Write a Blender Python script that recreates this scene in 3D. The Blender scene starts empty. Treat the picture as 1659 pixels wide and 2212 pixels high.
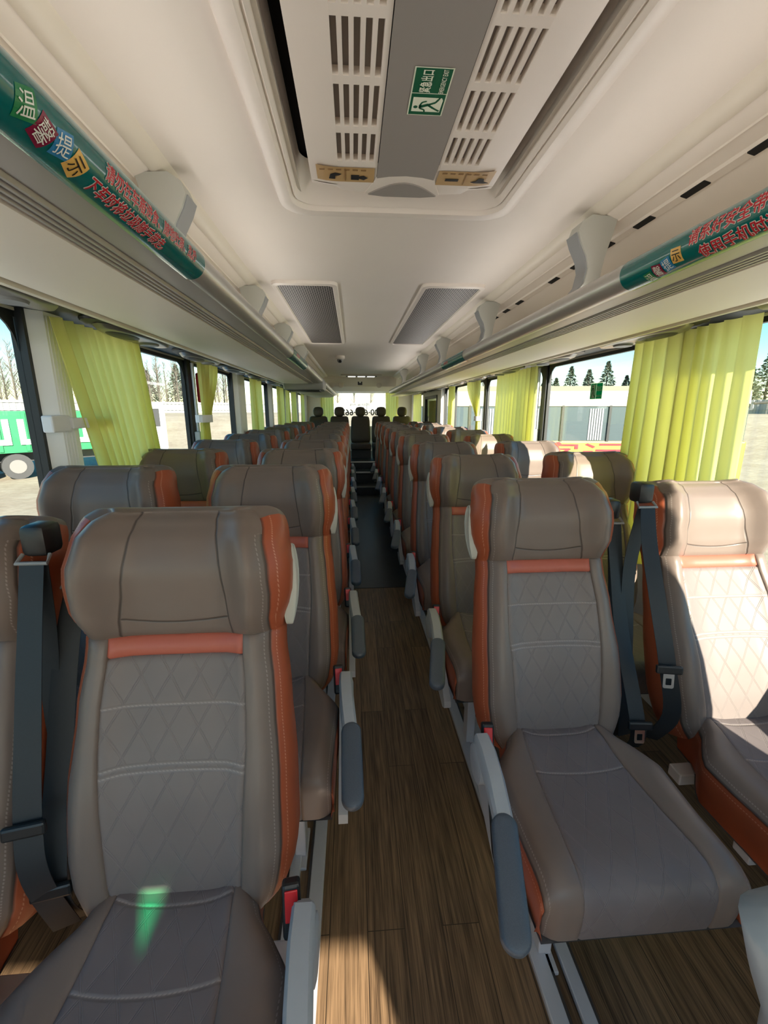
import bpy, bmesh, math, random
from mathutils import Vector, Matrix
random.seed(7)
S = bpy.context.scene
COL = S.collection
PI = math.pi

# ---------------------------------------------------------------- camera, sky, sun, exposure
F_PX, W_PX, H_PX = 930.0, 1659.0, 2212.0
pitch = math.atan(221 / F_PX)
yaw = math.atan(67.5 * math.cos(pitch) / F_PX)
cd = bpy.data.cameras.new('camera')
cam = bpy.data.objects.new('camera', cd)
COL.objects.link(cam)
cam.location = (-0.17, 0, 1.45)
cam.rotation_euler = (PI / 2 - pitch, 0, -yaw)
cd.sensor_fit = 'VERTICAL'
cd.sensor_height = 24
cd.sensor_width = 18
cd.lens = F_PX / H_PX * 24
cd.clip_start = 0.02
cd.clip_end = 900
S.camera = cam
S.view_settings.view_transform = 'Standard'
S.view_settings.look = 'None'
S.view_settings.gamma = 1
S.view_settings.exposure = 1.9
S.cycles.max_bounces = 9
S.cycles.diffuse_bounces = 6
S.cycles.glossy_bounces = 3
S.cycles.transmission_bounces = 4
S.cycles.transparent_max_bounces = 14
S.cycles.sample_clamp_indirect = 4
S.cycles.caustics_reflective = False
S.cycles.caustics_refractive = False

FILL_GLOW = 2.1  # strength of the fill lights added inside the racks
SUN_EL = math.radians(24)
SUN_DIR = Vector((-0.371, 0.928, 0)) * math.cos(SUN_EL) + Vector((0, 0, -math.sin(SUN_EL)))
wd = bpy.data.worlds.new('sky')
S.world = wd
wd.use_nodes = True
wn = wd.node_tree
bg = wn.nodes['Background']
sky = wn.nodes.new('ShaderNodeTexSky')
sky.sky_type = 'NISHITA'
sky.sun_disc = False
sky.sun_elevation = math.radians(38)
sky.sun_rotation = math.radians(158)
sky.air_density = 1.0
sky.dust_density = 0.2
sky.ozone_density = 1.0
hsv = wn.nodes.new('ShaderNodeHueSaturation')
hsv.inputs['Saturation'].default_value = 1.55
hsv.inputs['Hue'].default_value = 0.485
wn.links.new(sky.outputs[0], hsv.inputs['Color'])
wn.links.new(hsv.outputs[0], bg.inputs[0])
bg.inputs[1].default_value = 0.072
sl = bpy.data.lights.new('sun', 'SUN')
sl.energy = 5.1
sl.angle = math.radians(0.45)
sl.color = (1.0, 0.88, 0.74)
so = bpy.data.objects.new('sun', sl)
COL.objects.link(so)
so.rotation_euler = SUN_DIR.to_track_quat('-Z', 'Y').to_euler()

# ---------------------------------------------------------------- helpers
class MB:
    """collects vertices and faces for ONE mesh"""
    def __init__(s):
        s.v, s.f, s.m, s.uv, s.e = [], [], [], {}, {}
    def vert(s, p, uv=None, edge=None):
        s.v.append(tuple(p))
        i = len(s.v) - 1
        if uv is not None: s.uv[i] = uv
        if edge is not None: s.e[i] = edge
        return i
    def face(s, *idx, m=0):
        s.f.append(tuple(idx)); s.m.append(m)
    def poly(s, pts, m=0):
        s.face(*[s.vert(p) for p in pts], m=m)
    def box(s, x0, x1, y0, y1, z0, z1, m=0, bev=0.0):
        if bev > 0:
            b = min(bev, abs(x1 - x0) / 2.01, abs(y1 - y0) / 2.01, abs(z1 - z0) / 2.01)
            bm = bmesh.new(); bmesh.ops.create_cube(bm, size=1)
            for v in bm.verts:
                v.co = ((x0 + x1) / 2 + v.co.x * (x1 - x0), (y0 + y1) / 2 + v.co.y * (y1 - y0), (z0 + z1) / 2 + v.co.z * (z1 - z0))
            bmesh.ops.bevel(bm, geom=bm.edges[:], offset=b, segments=2, affect='EDGES', profile=.5)
            s.add_bm(bm, m); return
        o = [s.vert((x, y, z)) for z in (z0, z1) for y in (y0, y1) for x in (x0, x1)]
        for q in ((0, 2, 3, 1), (4, 5, 7, 6), (0, 1, 5, 4), (2, 6, 7, 3), (0, 4, 6, 2), (1, 3, 7, 5)):
            s.face(*[o[k] for k in q], m=m)
    def add_bm(s, bm, m=0, mat=None):
        o = len(s.v)
        bm.verts.index_update()
        for v in bm.verts: s.v.append(tuple(mat @ v.co if mat else v.co))
        for f in bm.faces: s.face(*[o + v.index for v in f.verts], m=m)
        bm.free()
    def loft(s, rings, m=0, closed=True, caps=True):
        idx = [[s.vert(p) for p in r] for r in rings]
        n = len(rings[0])
        for a, b in zip(idx, idx[1:]):
            for k in range(n if closed else n - 1):
                s.face(a[k], a[(k + 1) % n], b[(k + 1) % n], b[k], m=m)
        if caps and closed:
            s.face(*reversed(idx[0]), m=m); s.face(*idx[-1], m=m)
    def tube(s, path, r, n=10, m=0, flat=None):
        """round tube (or rectangular ribbon when flat=(w,h)) along a path"""
        path = [Vector(p) for p in path]
        rings = []
        for i, p in enumerate(path):
            t = (path[min(i + 1, len(path) - 1)] - path[max(i - 1, 0)]).normalized()
            ref = Vector((0, 0, 1)) if abs(t.z) < .9 else Vector((0, 1, 0))
            a = t.cross(ref).normalized(); b = a.cross(t).normalized()
            rr = r[i] if isinstance(r, (list, tuple)) else r
            rings.append([p + a * rr * math.cos(2 * PI * k / n) + b * rr * math.sin(2 * PI * k / n) for k in range(n)])
        s.loft(rings, m=m)
    def prism(s, pts, axis, a, b, m=0):
        """2-D outline extruded along axis 'x','y' or 'z' between a and b"""
        def mk(p, c):
            return {'x': (c, p[0], p[1]), 'y': (p[0], c, p[1]), 'z': (p[0], p[1], c)}[axis]
        s.loft([[mk(p, a) for p in pts], [mk(p, b) for p in pts]], m=m)
    def strip(s, prof, y0, y1, m=0, thick=None):
        """open x-z profile swept along y"""
        idx = [[s.vert((x, y, z)) for x, z in prof] for y in (y0, y1)]
        for k in range(len(prof) - 1):
            s.face(idx[0][k], idx[0][k + 1], idx[1][k + 1], idx[1][k], m=m)
    def mesh(s, name, mats, smooth=False):
        me = bpy.data.meshes.new(name)
        me.from_pydata(s.v, [], s.f)
        for mt in (mats if isinstance(mats, (list, tuple)) else [mats]): me.materials.append(mt)
        me.polygons.foreach_set('material_index', s.m)
        if s.uv:
            ul = me.uv_layers.new(name='uv')
            for lp in me.loops: ul.data[lp.index].uv = s.uv.get(lp.vertex_index, (0, 0))
        if s.e:
            at = me.attributes.new('edge', 'FLOAT', 'POINT')
            at.data.foreach_set('value', [s.e.get(i, 1.0) for i in range(len(s.v))])
        bm = bmesh.new(); bm.from_mesh(me)
        bmesh.ops.recalc_face_normals(bm, faces=bm.faces[:])
        bm.to_mesh(me); bm.free()
        if smooth:
            me.shade_smooth() if hasattr(me, 'shade_smooth') else None
            if isinstance(smooth, float):
                me.set_sharp_from_angle(angle=smooth)
        me.update()
        return me
    def build(s, name, mats, parent=None, smooth=False, loc=None, rot=None):
        return link(name, s.mesh(name, mats, smooth), parent, loc, rot)

def link(name, me, parent=None, loc=None, rot=None):
    o = bpy.data.objects.new(name, me); COL.objects.link(o)
    if parent: o.parent = parent
    if loc: o.location = loc
    if rot: o.rotation_euler = rot
    return o
def thing(name, label, cat, loc=(0, 0, 0), group=None, rot=None):
    o = bpy.data.objects.new(name, None); COL.objects.link(o)
    o.empty_display_size = .05
    o.location = loc
    if rot: o.rotation_euler = rot
    return tag(o, label, cat, group)
def tag(o, label, cat, group=None, kind=None):
    o['label'] = label; o['category'] = cat
    if group: o['group'] = group
    if kind: o['kind'] = kind
    return o
def struct(o, label=None):
    o['kind'] = 'structure'
    if label: o['label'] = label
    return o
def lerp(a, b, t): return a + (b - a) * t
def smooth01(t):
    t = max(0., min(1., t)); return t * t * (3 - 2 * t)
def interp(keys, x):
    """smooth interpolation through (x, value) keys"""
    if x <= keys[0][0]: return keys[0][1]
    for (a, va), (b, vb) in zip(keys, keys[1:]):
        if x <= b: return lerp(va, vb, smooth01((x - a) / (b - a)))
    return keys[-1][1]
def rrect(x0, x1, y0, y1, r, n=5):
    out = []
    for cx, cy, a0 in ((x1 - r, y1 - r, 0), (x0 + r, y1 - r, PI / 2), (x0 + r, y0 + r, PI), (x1 - r, y0 + r, 1.5 * PI)):
        for k in range(n + 1):
            a = a0 + PI / 2 * k / n
            out.append((cx + r * math.cos(a), cy + r * math.sin(a)))
    return out

# ---------------------------------------------------------------- materials
class NT:
    def __init__(s, name):
        s.mat = bpy.data.materials.new(name); s.mat.use_nodes = True
        s.t = s.mat.node_tree; s.b = s.t.nodes['Principled BSDF']
    def n(s, typ, **kw):
        o = s.t.nodes.new(typ)
        for k, v in kw.items(): setattr(o, k, v)
        return o
    def put(s, sock, v):
        if hasattr(v, 'is_output') or isinstance(v, bpy.types.NodeSocket): s.t.links.new(v, sock)
        else: sock.default_value = v
    def math(s, op, a, b=0.0, c=None):
        o = s.n('ShaderNodeMath', operation=op)
        s.put(o.inputs[0], a); s.put(o.inputs[1], b)
        if c is not None: s.put(o.inputs[2], c)
        return o.outputs[0]
    def line(s, d, w):
        """1 on the line where d = 0, falling to 0 at distance w"""
        o = s.n('ShaderNodeMapRange', interpolation_type='SMOOTHSTEP')
        s.put(o.inputs[0], s.math('ABSOLUTE', d)); s.put(o.inputs[1], 0.0); s.put(o.inputs[2], w)
        o.inputs[3].default_value = 1; o.inputs[4].default_value = 0
        return o.outputs[0]
    def mix(s, f, a, b):
        o = s.n('ShaderNodeMix', data_type='RGBA')
        s.put(o.inputs[0], f); s.put(o.inputs[6], a); s.put(o.inputs[7], b)
        return o.outputs[2]
    def uv(s):
        o = s.n('ShaderNodeSeparateXYZ'); s.t.links.new(s.n('ShaderNodeUVMap').outputs[0], o.inputs[0])
        return o.outputs[0], o.outputs[1]
    def obj(s):
        return s.n('ShaderNodeTexCoord').outputs['Object']
    def noise(s, scale, detail=2, vec=None, rough=.5):
        o = s.n('ShaderNodeTexNoise'); o.inputs['Scale'].default_value = scale; o.inputs['Detail'].default_value = detail
        o.inputs['Roughness'].default_value = rough
        if vec is not None: s.t.links.new(vec, o.inputs['Vector'])
        return o.outputs[0]
    def bump(s, h, strength=.3, dist=.01):
        o = s.n('ShaderNodeBump'); o.inputs['Strength'].default_value = strength; o.inputs['Distance'].default_value = dist
        s.put(o.inputs['Height'], h); s.t.links.new(o.outputs[0], s.b.inputs['Normal'])
    def set(s, **kw):
        for k, v in kw.items(): s.put(s.b.inputs[k.replace('_', ' ')], v)
        return s.mat

def plain(name, c, rough=.5, metal=0., spec=.5, noise=0., nscale=40., bump=0., coat=0.):
    t = NT(name)
    col = (*c, 1)
    if noise:
        n = t.noise(nscale, 3, t.obj())
        f = t.math('MULTIPLY', t.math('SUBTRACT', n, .5), 2 * noise)
        h = t.n('ShaderNodeHueSaturation'); h.inputs['Color'].default_value = col
        t.put(h.inputs['Value'], t.math('ADD', 1.0, f)); col = h.outputs[0]
        if bump: t.bump(n, bump, .003)
    t.set(Base_Color=col, Roughness=rough, Metallic=metal)
    t.b.inputs['Specular IOR Level'].default_value = spec
    if coat: t.b.inputs['Coat Weight'].default_value = coat; t.b.inputs['Coat Roughness'].default_value = .1
    return t.mat

BROWN = (.184, .142, .122, 1)
SEAM = (.035, .027, .024, 1)
THREAD = (.36, .31, .28, 1)
ORANGE = (.36, .082, .034, 1)

def leather(name, base, kind):
    t = NT(name)
    u, v = t.uv()
    col = base; height = None
    grain = t.noise(420, 2, t.obj())
    soft = t.noise(7, 2, t.obj())
    hs = t.n('ShaderNodeHueSaturation'); hs.inputs['Color'].default_value = base
    t.put(hs.inputs['Value'], t.math('ADD', .9, t.math('MULTIPLY', soft, .2)))
    col = hs.outputs[0]
    groove = None
    def add(a, b): return b if a is None else t.math('MAXIMUM', a, b)
    stitch = None
    edge = t.n('ShaderNodeAttribute', attribute_name='edge').outputs['Fac']
    dash = t.math('GREATER_THAN', t.math('SINE', t.math('MULTIPLY', t.math('ADD', u, v), 2 * PI / .0075)), -.3)
    if kind in ('quilt', 'cushion_quilt'):
        du, dv = .058, .104
        p = t.math('ADD', t.math('DIVIDE', u, du), t.math('DIVIDE', v, dv))
        q = t.math('SUBTRACT', t.math('DIVIDE', u, du), t.math('DIVIDE', v, dv))
        for a in (p, q):
            fr = t.math('SUBTRACT', t.math('FRACT', t.math('ADD', a, 100.25)), .5)
            l1 = t.line(t.math('SUBTRACT', t.math('ABSOLUTE', fr), .035), .022)
            groove = add(groove, t.math('MULTIPLY', l1, .6))
        lines = ((.410, .0), (.298, .25), (.285, .25)) if kind == 'quilt' else ((.085, .8), (.215, .8))
        for v0, curve in lines:
            d = t.math('SUBTRACT', v, t.math('SUBTRACT', v0, t.math('MULTIPLY', t.math('MULTIPLY', u, u), curve)))
            stitch = add(stitch, t.math('MULTIPLY', t.line(d, .0022), dash))
            groove = add(groove, t.line(d, .006))
    if kind == 'head':
        au = t.math('ABSOLUTE', u)
        w = t.math('ADD', .078, t.math('MULTIPLY', t.math('SUBTRACT', .80, v), .13))
        dvert = t.math('SUBTRACT', au, w)
        groove = add(groove, t.line(dvert, .0035))
        dh = t.math('SUBTRACT', v, t.math('ADD', .574, t.math('MULTIPLY', t.math('MULTIPLY', u, u), .9)))
        groove = add(groove, t.math('MULTIPLY', t.line(dh, .0035), t.math('LESS_THAN', dvert, 0.)))
    if kind == 'cushion_side':
        au = t.math('ABSOLUTE', u)
    if kind in ('bolster', 'head', 'cushion_side'):
        stitch = add(stitch, t.math('MULTIPLY', t.line(t.math('SUBTRACT', edge, .010), .0016), dash))
    if kind == 'orange':
        stitch = add(stitch, t.math('MULTIPLY', t.line(t.math('SUBTRACT', edge, .012), .0016), dash))
    if kind in ('bolster', 'head', 'cushion_side', 'orange'):
        groove = add(groove, t.line(edge, .004))
    if groove is not None:
        col = t.mix(t.math('MULTIPLY', groove, .75 if 'quilt' not in kind else .62), col, SEAM if 'quilt' not in kind else (.27, .24, .235, 1))
    if stitch is not None:
        col = t.mix(t.math('MULTIPLY', stitch, .8), col, THREAD if kind != 'orange' else (.62, .3, .2, 1))
    hgt = t.math('MULTIPLY', grain, .012)
    if groove is not None: hgt = t.math('SUBTRACT', hgt, t.math('MULTIPLY', groove, .45))
    t.bump(hgt, .55, .006)
    t.set(Base_Color=col, Roughness=.40 if 'quilt' not in kind else .5)
    t.b.inputs['Specular IOR Level'].default_value = .42
    return t.mat

M = {}
M['bolster'] = leather('brown_leather', BROWN, 'bolster')
M['head'] = leather('brown_headrest_leather', BROWN, 'head')
M['quilt'] = leather('quilted_leather', (.192, .158, .150, 1), 'quilt')
M['cquilt'] = leather('quilted_cushion_leather', (.165, .140, .142, 1), 'cushion_quilt')
M['cside'] = leather('cushion_leather', BROWN, 'cushion_side')
M['orange'] = leather('orange_leather', ORANGE, 'orange')
M['band'] = plain('salmon_leather', (.46, .115, .075), .45, noise=.05)
M['shell'] = plain('grey_back_shell', (.09, .09, .095), .5)
M['lgrey'] = plain('light_grey_plastic', (.40, .42, .44), .42, noise=.03)
M['mgrey'] = plain('mid_grey_plastic', (.27, .28, .29), .45)
M['slate'] = plain('slate_armrest_pad', (.078, .100, .128), .42, noise=.25, nscale=500, bump=.15)
M['black'] = plain('black_plastic', (.012, .013, .015), .4)
M['belt'] = plain('black_webbing', (.012, .016, .021), .55, noise=.2, nscale=300)
M['red'] = plain('red_button', (.62, .02, .025), .35)
M['chrome'] = plain('chrome', (.75, .75, .75), .2, 1.)
M['handle'] = plain('grab_handle_plastic', (.46, .47, .43), .4)
M['alu'] = plain('aluminium_rail', (.58, .62, .68), .35, .25)
M['steel'] = plain('painted_steel', (.55, .56, .60), .4, .1)
M['ceil'] = plain('beige_ceiling_panel', (.80, .735, .665), .6, noise=.025, nscale=3)
M['rack'] = plain('beige_rack_panel', (.88, .815, .74), .5, noise=.02, nscale=5)
M['cream'] = plain('cream_trim', (.74, .68, .58), .4)
M['hatchm'] = plain('hatch_plastic', (.82, .75, .68), .38, noise=.02, nscale=8)
M['hatchgrey'] = plain('hatch_grey_panel', (.30, .275, .255), .45)
M['silver'] = plain('silver_tube', (.52, .505, .48), .33, .55)
M['silverband'] = plain('silver_underside', (.44, .41, .40), .42, .35)
M['wallp'] = plain('wall_panel', (.68, .66, .62), .55)
M['pillarw'] = plain('pale_pillar', (.88, .90, .93), .5)
M['dark'] = plain('dark_void', (.006, .006, .006), .8)
M['dgrey'] = plain('dark_grey_trim', (.05, .05, .052), .5)
M['podd'] = plain('pod_silver', (.33, .31, .30), .3, .5)
M['rubber'] = plain('window_rubber', (.012, .014, .016), .5)
M['green'] = plain('teal_banner', (.0, .135, .132), .22, coat=.4)
M['white'] = plain('white_print', (.82, .84, .78), .4)
M['redprint'] = plain('red_print', (.52, .015, .03), .35)
M['sgn'] = plain('exit_green', (.0, .105, .045), .4)
M['sgnw'] = plain('exit_cream', (.82, .86, .70), .4)
M['blackp'] = plain('black_print', (.01, .01, .01), .5)
M['tile_g'] = plain('tile_green', (.02, .22, .08), .35)
M['tile_r'] = plain('tile_maroon', (.22, .008, .045), .35)
M['tile_b'] = plain('tile_blue', (.03, .22, .46), .35)
M['tile_y'] = plain('tile_yellow', (.78, .47, .12), .35)
M['kraft'] = plain('kraft_label', (.50, .33, .15), .4, noise=.06, nscale=60)
M['kraftink'] = plain('kraft_label_ink', (.25, .14, .05), .5)
M['wedge'] = plain('step_nosing', (.75, .75, .75), .3, .4)
M['vinyl'] = plain('dark_vinyl', (.022, .026, .034), .35, noise=.3, nscale=14)

def wood():
    t = NT('wood_vinyl_floor')
    sp = t.n('ShaderNodeSeparateXYZ'); t.t.links.new(t.obj(), sp.inputs[0])
    x, y = sp.outputs[0], sp.outputs[1]
    br = t.n('ShaderNodeTexBrick'); br.offset = .37; br.offset_frequency = 2
    cv = t.n('ShaderNodeCombineXYZ'); t.put(cv.inputs[0], y); t.put(cv.inputs[1], t.math('ADD', x, .044))
    t.t.links.new(cv.outputs[0], br.inputs['Vector'])
    br.inputs['Color1'].default_value = (0, 0, 0, 1); br.inputs['Color2'].default_value = (1, 1, 1, 1)
    br.inputs['Mortar'].default_value = (.4, .4, .4, 1)
    br.inputs['Scale'].default_value = 1; br.inputs['Mortar Size'].default_value = .0012
    br.inputs['Brick Width'].default_value = .92; br.inputs['Row Height'].default_value = .108
    st = t.n('ShaderNodeCombineXYZ'); t.put(st.inputs[0], t.math('MULTIPLY', x, 90)); t.put(st.inputs[1], t.math('MULTIPLY', y, 3))
    sepc = t.n('ShaderNodeSeparateColor'); t.t.links.new(br.outputs[0], sepc.inputs[0])
    t.put(st.inputs[2], t.math('MULTIPLY', sepc.outputs[0], 9))
    g = t.noise(1, 5, st.outputs[0], .65)
    st2 = t.n('ShaderNodeCombineXYZ'); t.put(st2.inputs[0], t.math('MULTIPLY', x, 340)); t.put(st2.inputs[1], t.math('MULTIPLY', y, 7))
    g2 = t.noise(1, 2, st2.outputs[0])
    r = t.n('ShaderNodeValToRGB')
    f = t.math('ADD', t.math('ADD', t.math('MULTIPLY', g, .55), t.math('MULTIPLY', g2, .38)), t.math('MULTIPLY', sepc.outputs[0], .12))
    t.put(r.inputs[0], f)
    r.color_ramp.elements[0].position = .36; r.color_ramp.elements[0].color = (.036, .022, .012, 1)
    r.color_ramp.elements[1].position = .78; r.color_ramp.elements[1].color = (.42, .275, .15, 1)
    col = t.mix(br.outputs['Fac'], r.outputs[0], (.03, .02, .012, 1))
    t.bump(t.math('ADD', t.math('MULTIPLY', g2, .2), t.math('MULTIPLY', br.outputs['Fac'], -.5)), .25, .003)
    return t.set(Base_Color=col, Roughness=.42)
M['wood'] = wood()

def glassmat(name, tint, refl=.06, rough=0.):
    m = bpy.data.materials.new(name); m.use_nodes = True; t = m.node_tree
    t.nodes.remove(t.nodes['Principled BSDF'])
    tr = t.nodes.new('ShaderNodeBsdfTransparent'); tr.inputs[0].default_value = (*tint, 1)
    gl = t.nodes.new('ShaderNodeBsdfGlossy'); gl.inputs['Roughness'].default_value = rough
    mx = t.nodes.new('ShaderNodeMixShader'); mx.inputs[0].default_value = refl
    t.links.new(tr.outputs[0], mx.inputs[1]); t.links.new(gl.outputs[0], mx.inputs[2])
    t.links.new(mx.outputs[0], t.nodes['Material Output'].inputs[0])
    return m
M['glass'] = glassmat('window_glass', (.95, .98, .96), .05)
M['greenfilm'] = glassmat('green_film', (.12, 1.0, .62), .02)

def cloth(name, c, tr, w=.5):
    t = NT(name)
    n = t.noise(260, 2, t.obj())
    t.bump(n, .15, .002)
    t.set(Base_Color=(*c, 1), Roughness=.85); t.b.inputs['Specular IOR Level'].default_value = .1
    tl = t.n('ShaderNodeBsdfTranslucent'); tl.inputs[0].default_value = (*tr, 1)
    mx = t.n('ShaderNodeMixShader'); mx.inputs[0].default_value = w
    t.t.links.new(t.b.outputs[0], mx.inputs[1]); t.t.links.new(tl.outputs[0], mx.inputs[2])
    t.t.links.new(mx.outputs[0], t.t.nodes['Material Output'].inputs[0])
    return t.mat
M['curtain'] = cloth('yellow_green_curtain', (.84, .83, .34), (.95, .95, .32), .55)
M['sgnf'] = cloth('green_window_film', (.0, .15, .06), (.0, .16, .06), .6)
M['sgnwf'] = cloth('cream_window_film', (.6, .65, .5), (.5, .55, .4), .6)
M['tie'] = plain('white_tie', (.75, .76, .78), .6)

# ---------------------------------------------------------------- lettering
FONT_CACHE = {}
def text_mesh(body, size, offset=0., align='LEFT', shear=0.):
    """lettering as a flat mesh: list of verts (x, y) and faces"""
    key = (body, size, offset, align, shear)
    if key in FONT_CACHE: return FONT_CACHE[key]
    cu = bpy.data.curves.new('lettering', 'FONT')
    cu.body = body; cu.size = size; cu.offset = offset; cu.align_x = align; cu.resolution_u = 3; cu.shear = shear
    cu.fill_mode = 'FRONT'
    ob = bpy.data.objects.new('lettering', cu); COL.objects.link(ob)
    dg = bpy.context.evaluated_depsgraph_get(); dg.update()
    me = bpy.data.meshes.new_from_object(ob.evaluated_get(dg))
    vs = [v.co.copy() for v in me.vertices]; fs = [tuple(p.vertices) for p in me.polygons]
    bpy.data.objects.remove(ob); bpy.data.curves.remove(cu); bpy.data.meshes.remove(me)
    FONT_CACHE[key] = (vs, fs)
    return vs, fs
def place_text(mb, body, size, fn, m=0, offset=0., align='LEFT', cut=None, shear=0.):
    vs, fs = text_mesh(body, size, offset, align, shear)
    if cut:
        bm = bmesh.new()
        bv = [bm.verts.new(v) for v in vs]
        for f in fs:
            try: bm.faces.new([bv[k] for k in f])
            except ValueError: pass
        ys = [v.y for v in vs]
        y = min(ys)
        while y < max(ys):
            y += cut
            bmesh.ops.bisect_plane(bm, geom=bm.verts[:] + bm.edges[:] + bm.faces[:], plane_co=(0, y, 0), plane_no=(0, 1, 0))
        bm.verts.index_update()
        vs = [v.co.copy() for v in bm.verts]; fs = [tuple(v.index for v in f.verts) for f in bm.faces]
        bm.free()
    o = len(mb.v)
    for v in vs: mb.v.append(tuple(fn(v.x, v.y)))
    for f in fs: mb.face(*[o + k for k in f], m=m)

# ---------------------------------------------------------------- bus shell
WX = 1.30          # inner face of the side walls
CZ = 2.16          # ceiling height
Y0, Y1 = -2.2, 10.6
b = MB(); b.box(-WX - .05, WX + .05, Y0, 7.42, -.08, 0)
struct(b.build('floor', M['wood']), 'dark wood-plank vinyl floor of the coach')
b = MB(); b.box(-.36, .36, 3.35, 7.42, 0, .004)
struct(b.build('trim_1', M['vinyl']), 'dark blue-black vinyl strip along the rear of the aisle')
b = MB()
b.box(-WX, WX, 8.35, Y1, 0, .47); b.box(-.30, .30, 7.42, 7.9, 0, .14); b.box(-.30, .30, 7.9, 8.35, 0, .33)
b.box(-WX, -.30, 7.42, 8.35, 0, .2); b.box(.30, WX, 7.42, 8.35, 0, .2)
struct(b.build('floor_rear', M['vinyl']), 'dark stepped floor rising to the rear bench')
for y, z, c in ((7.42, .142, .05), (7.9, .332, .02), (8.35, .472, .02)):
    b = MB(); b.box(-.27, .27, y - .012, y + .02, z - .02, z + .004, bev=.003)
    o = b.build('step_nosing', M['wedge'] if y > 7.5 else M['mgrey'])
    tag(o, {7.42: 'lowest dull grey nosing on the first aisle step', 7.9: 'bright metal nosing on the middle aisle step', 8.35: 'bright metal nosing on the top aisle step'}[y], 'step edge', 'aisle step nosings')
for sx in (-1, 1):
    for i, (x, hw) in enumerate(((.305, .021), (.378, .017))):
        b = MB(); b.box(sx * x - hw, sx * x + hw, -1., 7.4, 0, .018, bev=.003); b.box(sx * (x + hw + .004) - .004, sx * (x + hw + .004) + .004, -1., 7.4, .0, .012, m=1)
        struct(b.build('trim_%d' % (2 + i + (2 if sx > 0 else 0)), [M['alu'], M['dgrey']]), 'aluminium seat rail on the floor, %s %s the aisle' % ('close to' if i == 0 else 'set back from', 'left of' if sx < 0 else 'right of'))

# side walls: lower panel, header, pillars; windows between the pillars
PIL = {-1: [(-2.2, -2.05), (1.665, 1.83), (3.15, 3.225), (4.27, 4.60), (5.95, 6.15), (7.35, 7.55), (8.75, 8.95), (10.2, 10.6)],
       1: [(-2.2, -2.05), (-.05, .08), (1.75, 1.86), (3.30, 3.37), (4.80, 4.88), (6.3, 6.45), (6.95, 8.75), (10.2, 10.6)]}
for sx, side in ((-1, 'left'), (1, 'right')):
    b = MB()
    b.box(sx * WX, sx * (WX + .06), Y0, Y1, -.9, .77)
    b.box(sx * (WX - .03), sx * (WX + .05), Y0, Y1, .745, .785, bev=.01)
    b.box(sx * WX, sx * (WX + .06), Y0, Y1, 1.775, 2.34)
    struct(b.build('wall_' + side, M['wallp']))
    pl = PIL[sx]
    for i, (a, c) in enumerate(pl):
        pale = (sx < 0 and i in (1, 3, 4, 5, 6)) or i == len(pl) - 1 or (sx > 0 and i in (1, 5, 6))
        b = MB()
        if pale:
            b.prism([(sx * (WX + .03), a), (sx * (WX + .03), c), (sx * (WX - .02), c), (sx * (WX - .055), c - .03), (sx * (WX - .055), a + .04), (sx * (WX - .02), a)], 'z', .77, 1.79)
            for k in range(4):
                yy = a + .05 + k * .018
                if yy < c - .04: b.box(sx * (WX - .058), sx * (WX - .05), yy, yy + .006, .79, 1.77)
            b.box(sx * (WX - .020), sx * (WX + .005), a - .016, a, .77, 1.79, m=1)
            b.box(sx * (WX - .020), sx * (WX + .005), c, c + .016, .77, 1.79, m=1)
        else:
            b.box(sx * (WX - .01), sx * (WX + .03), a, c, .77, 1.79, m=1, bev=.004)
        struct(b.build('trim_%d' % (10 + i + (20 if sx > 0 else 0)), [M['pillarw'], M['rubber']]), ('pale' if pale else 'black') + ' window pillar on the %s wall' % side)
    k = 0
    for (a, c), (d, e) in zip(pl, pl[1:]):
        k += 1
        b = MB(); b.box(sx * (WX + .012), sx * (WX + .018), c, d, .78, 1.78)
        w = b.build('window_%d' % (k + (10 if sx > 0 else 0)), M['glass'])
        struct(w, 'side window pane of the coach, %s wall' % side)
        f = MB()
        for y in (c, d - .016): f.box(sx * (WX + .004), sx * (WX + .026), y, y + .016, .78, 1.78)
        for z in (.78, 1.755): f.box(sx * (WX + .004), sx * (WX + .026), c, d, z, z + .025)
        fo = f.build('window_frame', M['rubber'], w)
        # rounded upper corners of the black seal
        g = MB()
        for yc, q in ((c + .022, 1), (d - .022, -1)):
            r = .11
            pts = [(yc, 1.757)] + [(yc + q * r * (1 - math.cos(t)), 1.757 - r * (1 - math.sin(t))) for t in [PI / 2 * j / 6 for j in range(7)]]
            g.prism(pts, 'x', sx * (WX + .005), sx * (WX + .011))
        g.build('corner_seal', M['rubber'], w)

# rear wall with window, roof, front
b = MB()
b.box(-WX, WX, Y1, Y1 + .06, 0, 1.06); b.box(-WX, -.86, Y1, Y1 + .06, 1.06, 1.86); b.box(.86, WX, Y1, Y1 + .06, 1.06, 1.86)
b.box(-WX, WX, Y1, Y1 + .06, 1.86, 2.34)
b.prism([(10.58, 1.83), (10.15, 1.86), (9.95, 1.95), (9.86, 2.10), (9.86, 2.16), (10.6, 2.16)], 'x', -.80, .80)
struct(b.build('wall_rear', M['rack']))
b = MB(); b.box(-.86, .86, Y1 + .03, Y1 + .036, 1.06, 1.86)
struct(b.build('window_20', M['glass']), 'rear window pane at the end of the aisle')
b = MB()
hx, hy0, hy1 = .33, .62, 1.70
b.box(-.74, -hx, Y0, 9.9, CZ, CZ + .02); b.box(hx, .74, Y0, 9.9, CZ, CZ + .02)
b.box(-hx, hx, Y0, hy0, CZ, CZ + .02); b.box(-hx, hx, hy1, 9.9, CZ, CZ + .02)
struct(b.build('ceiling', M['ceil']), 'smooth beige ceiling')
b = MB(); b.box(-WX - .06, WX + .06, Y0, Y1 + .06, 2.34, 2.38)
struct(b.build('roof', M['pillarw']))
b = MB()
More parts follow.
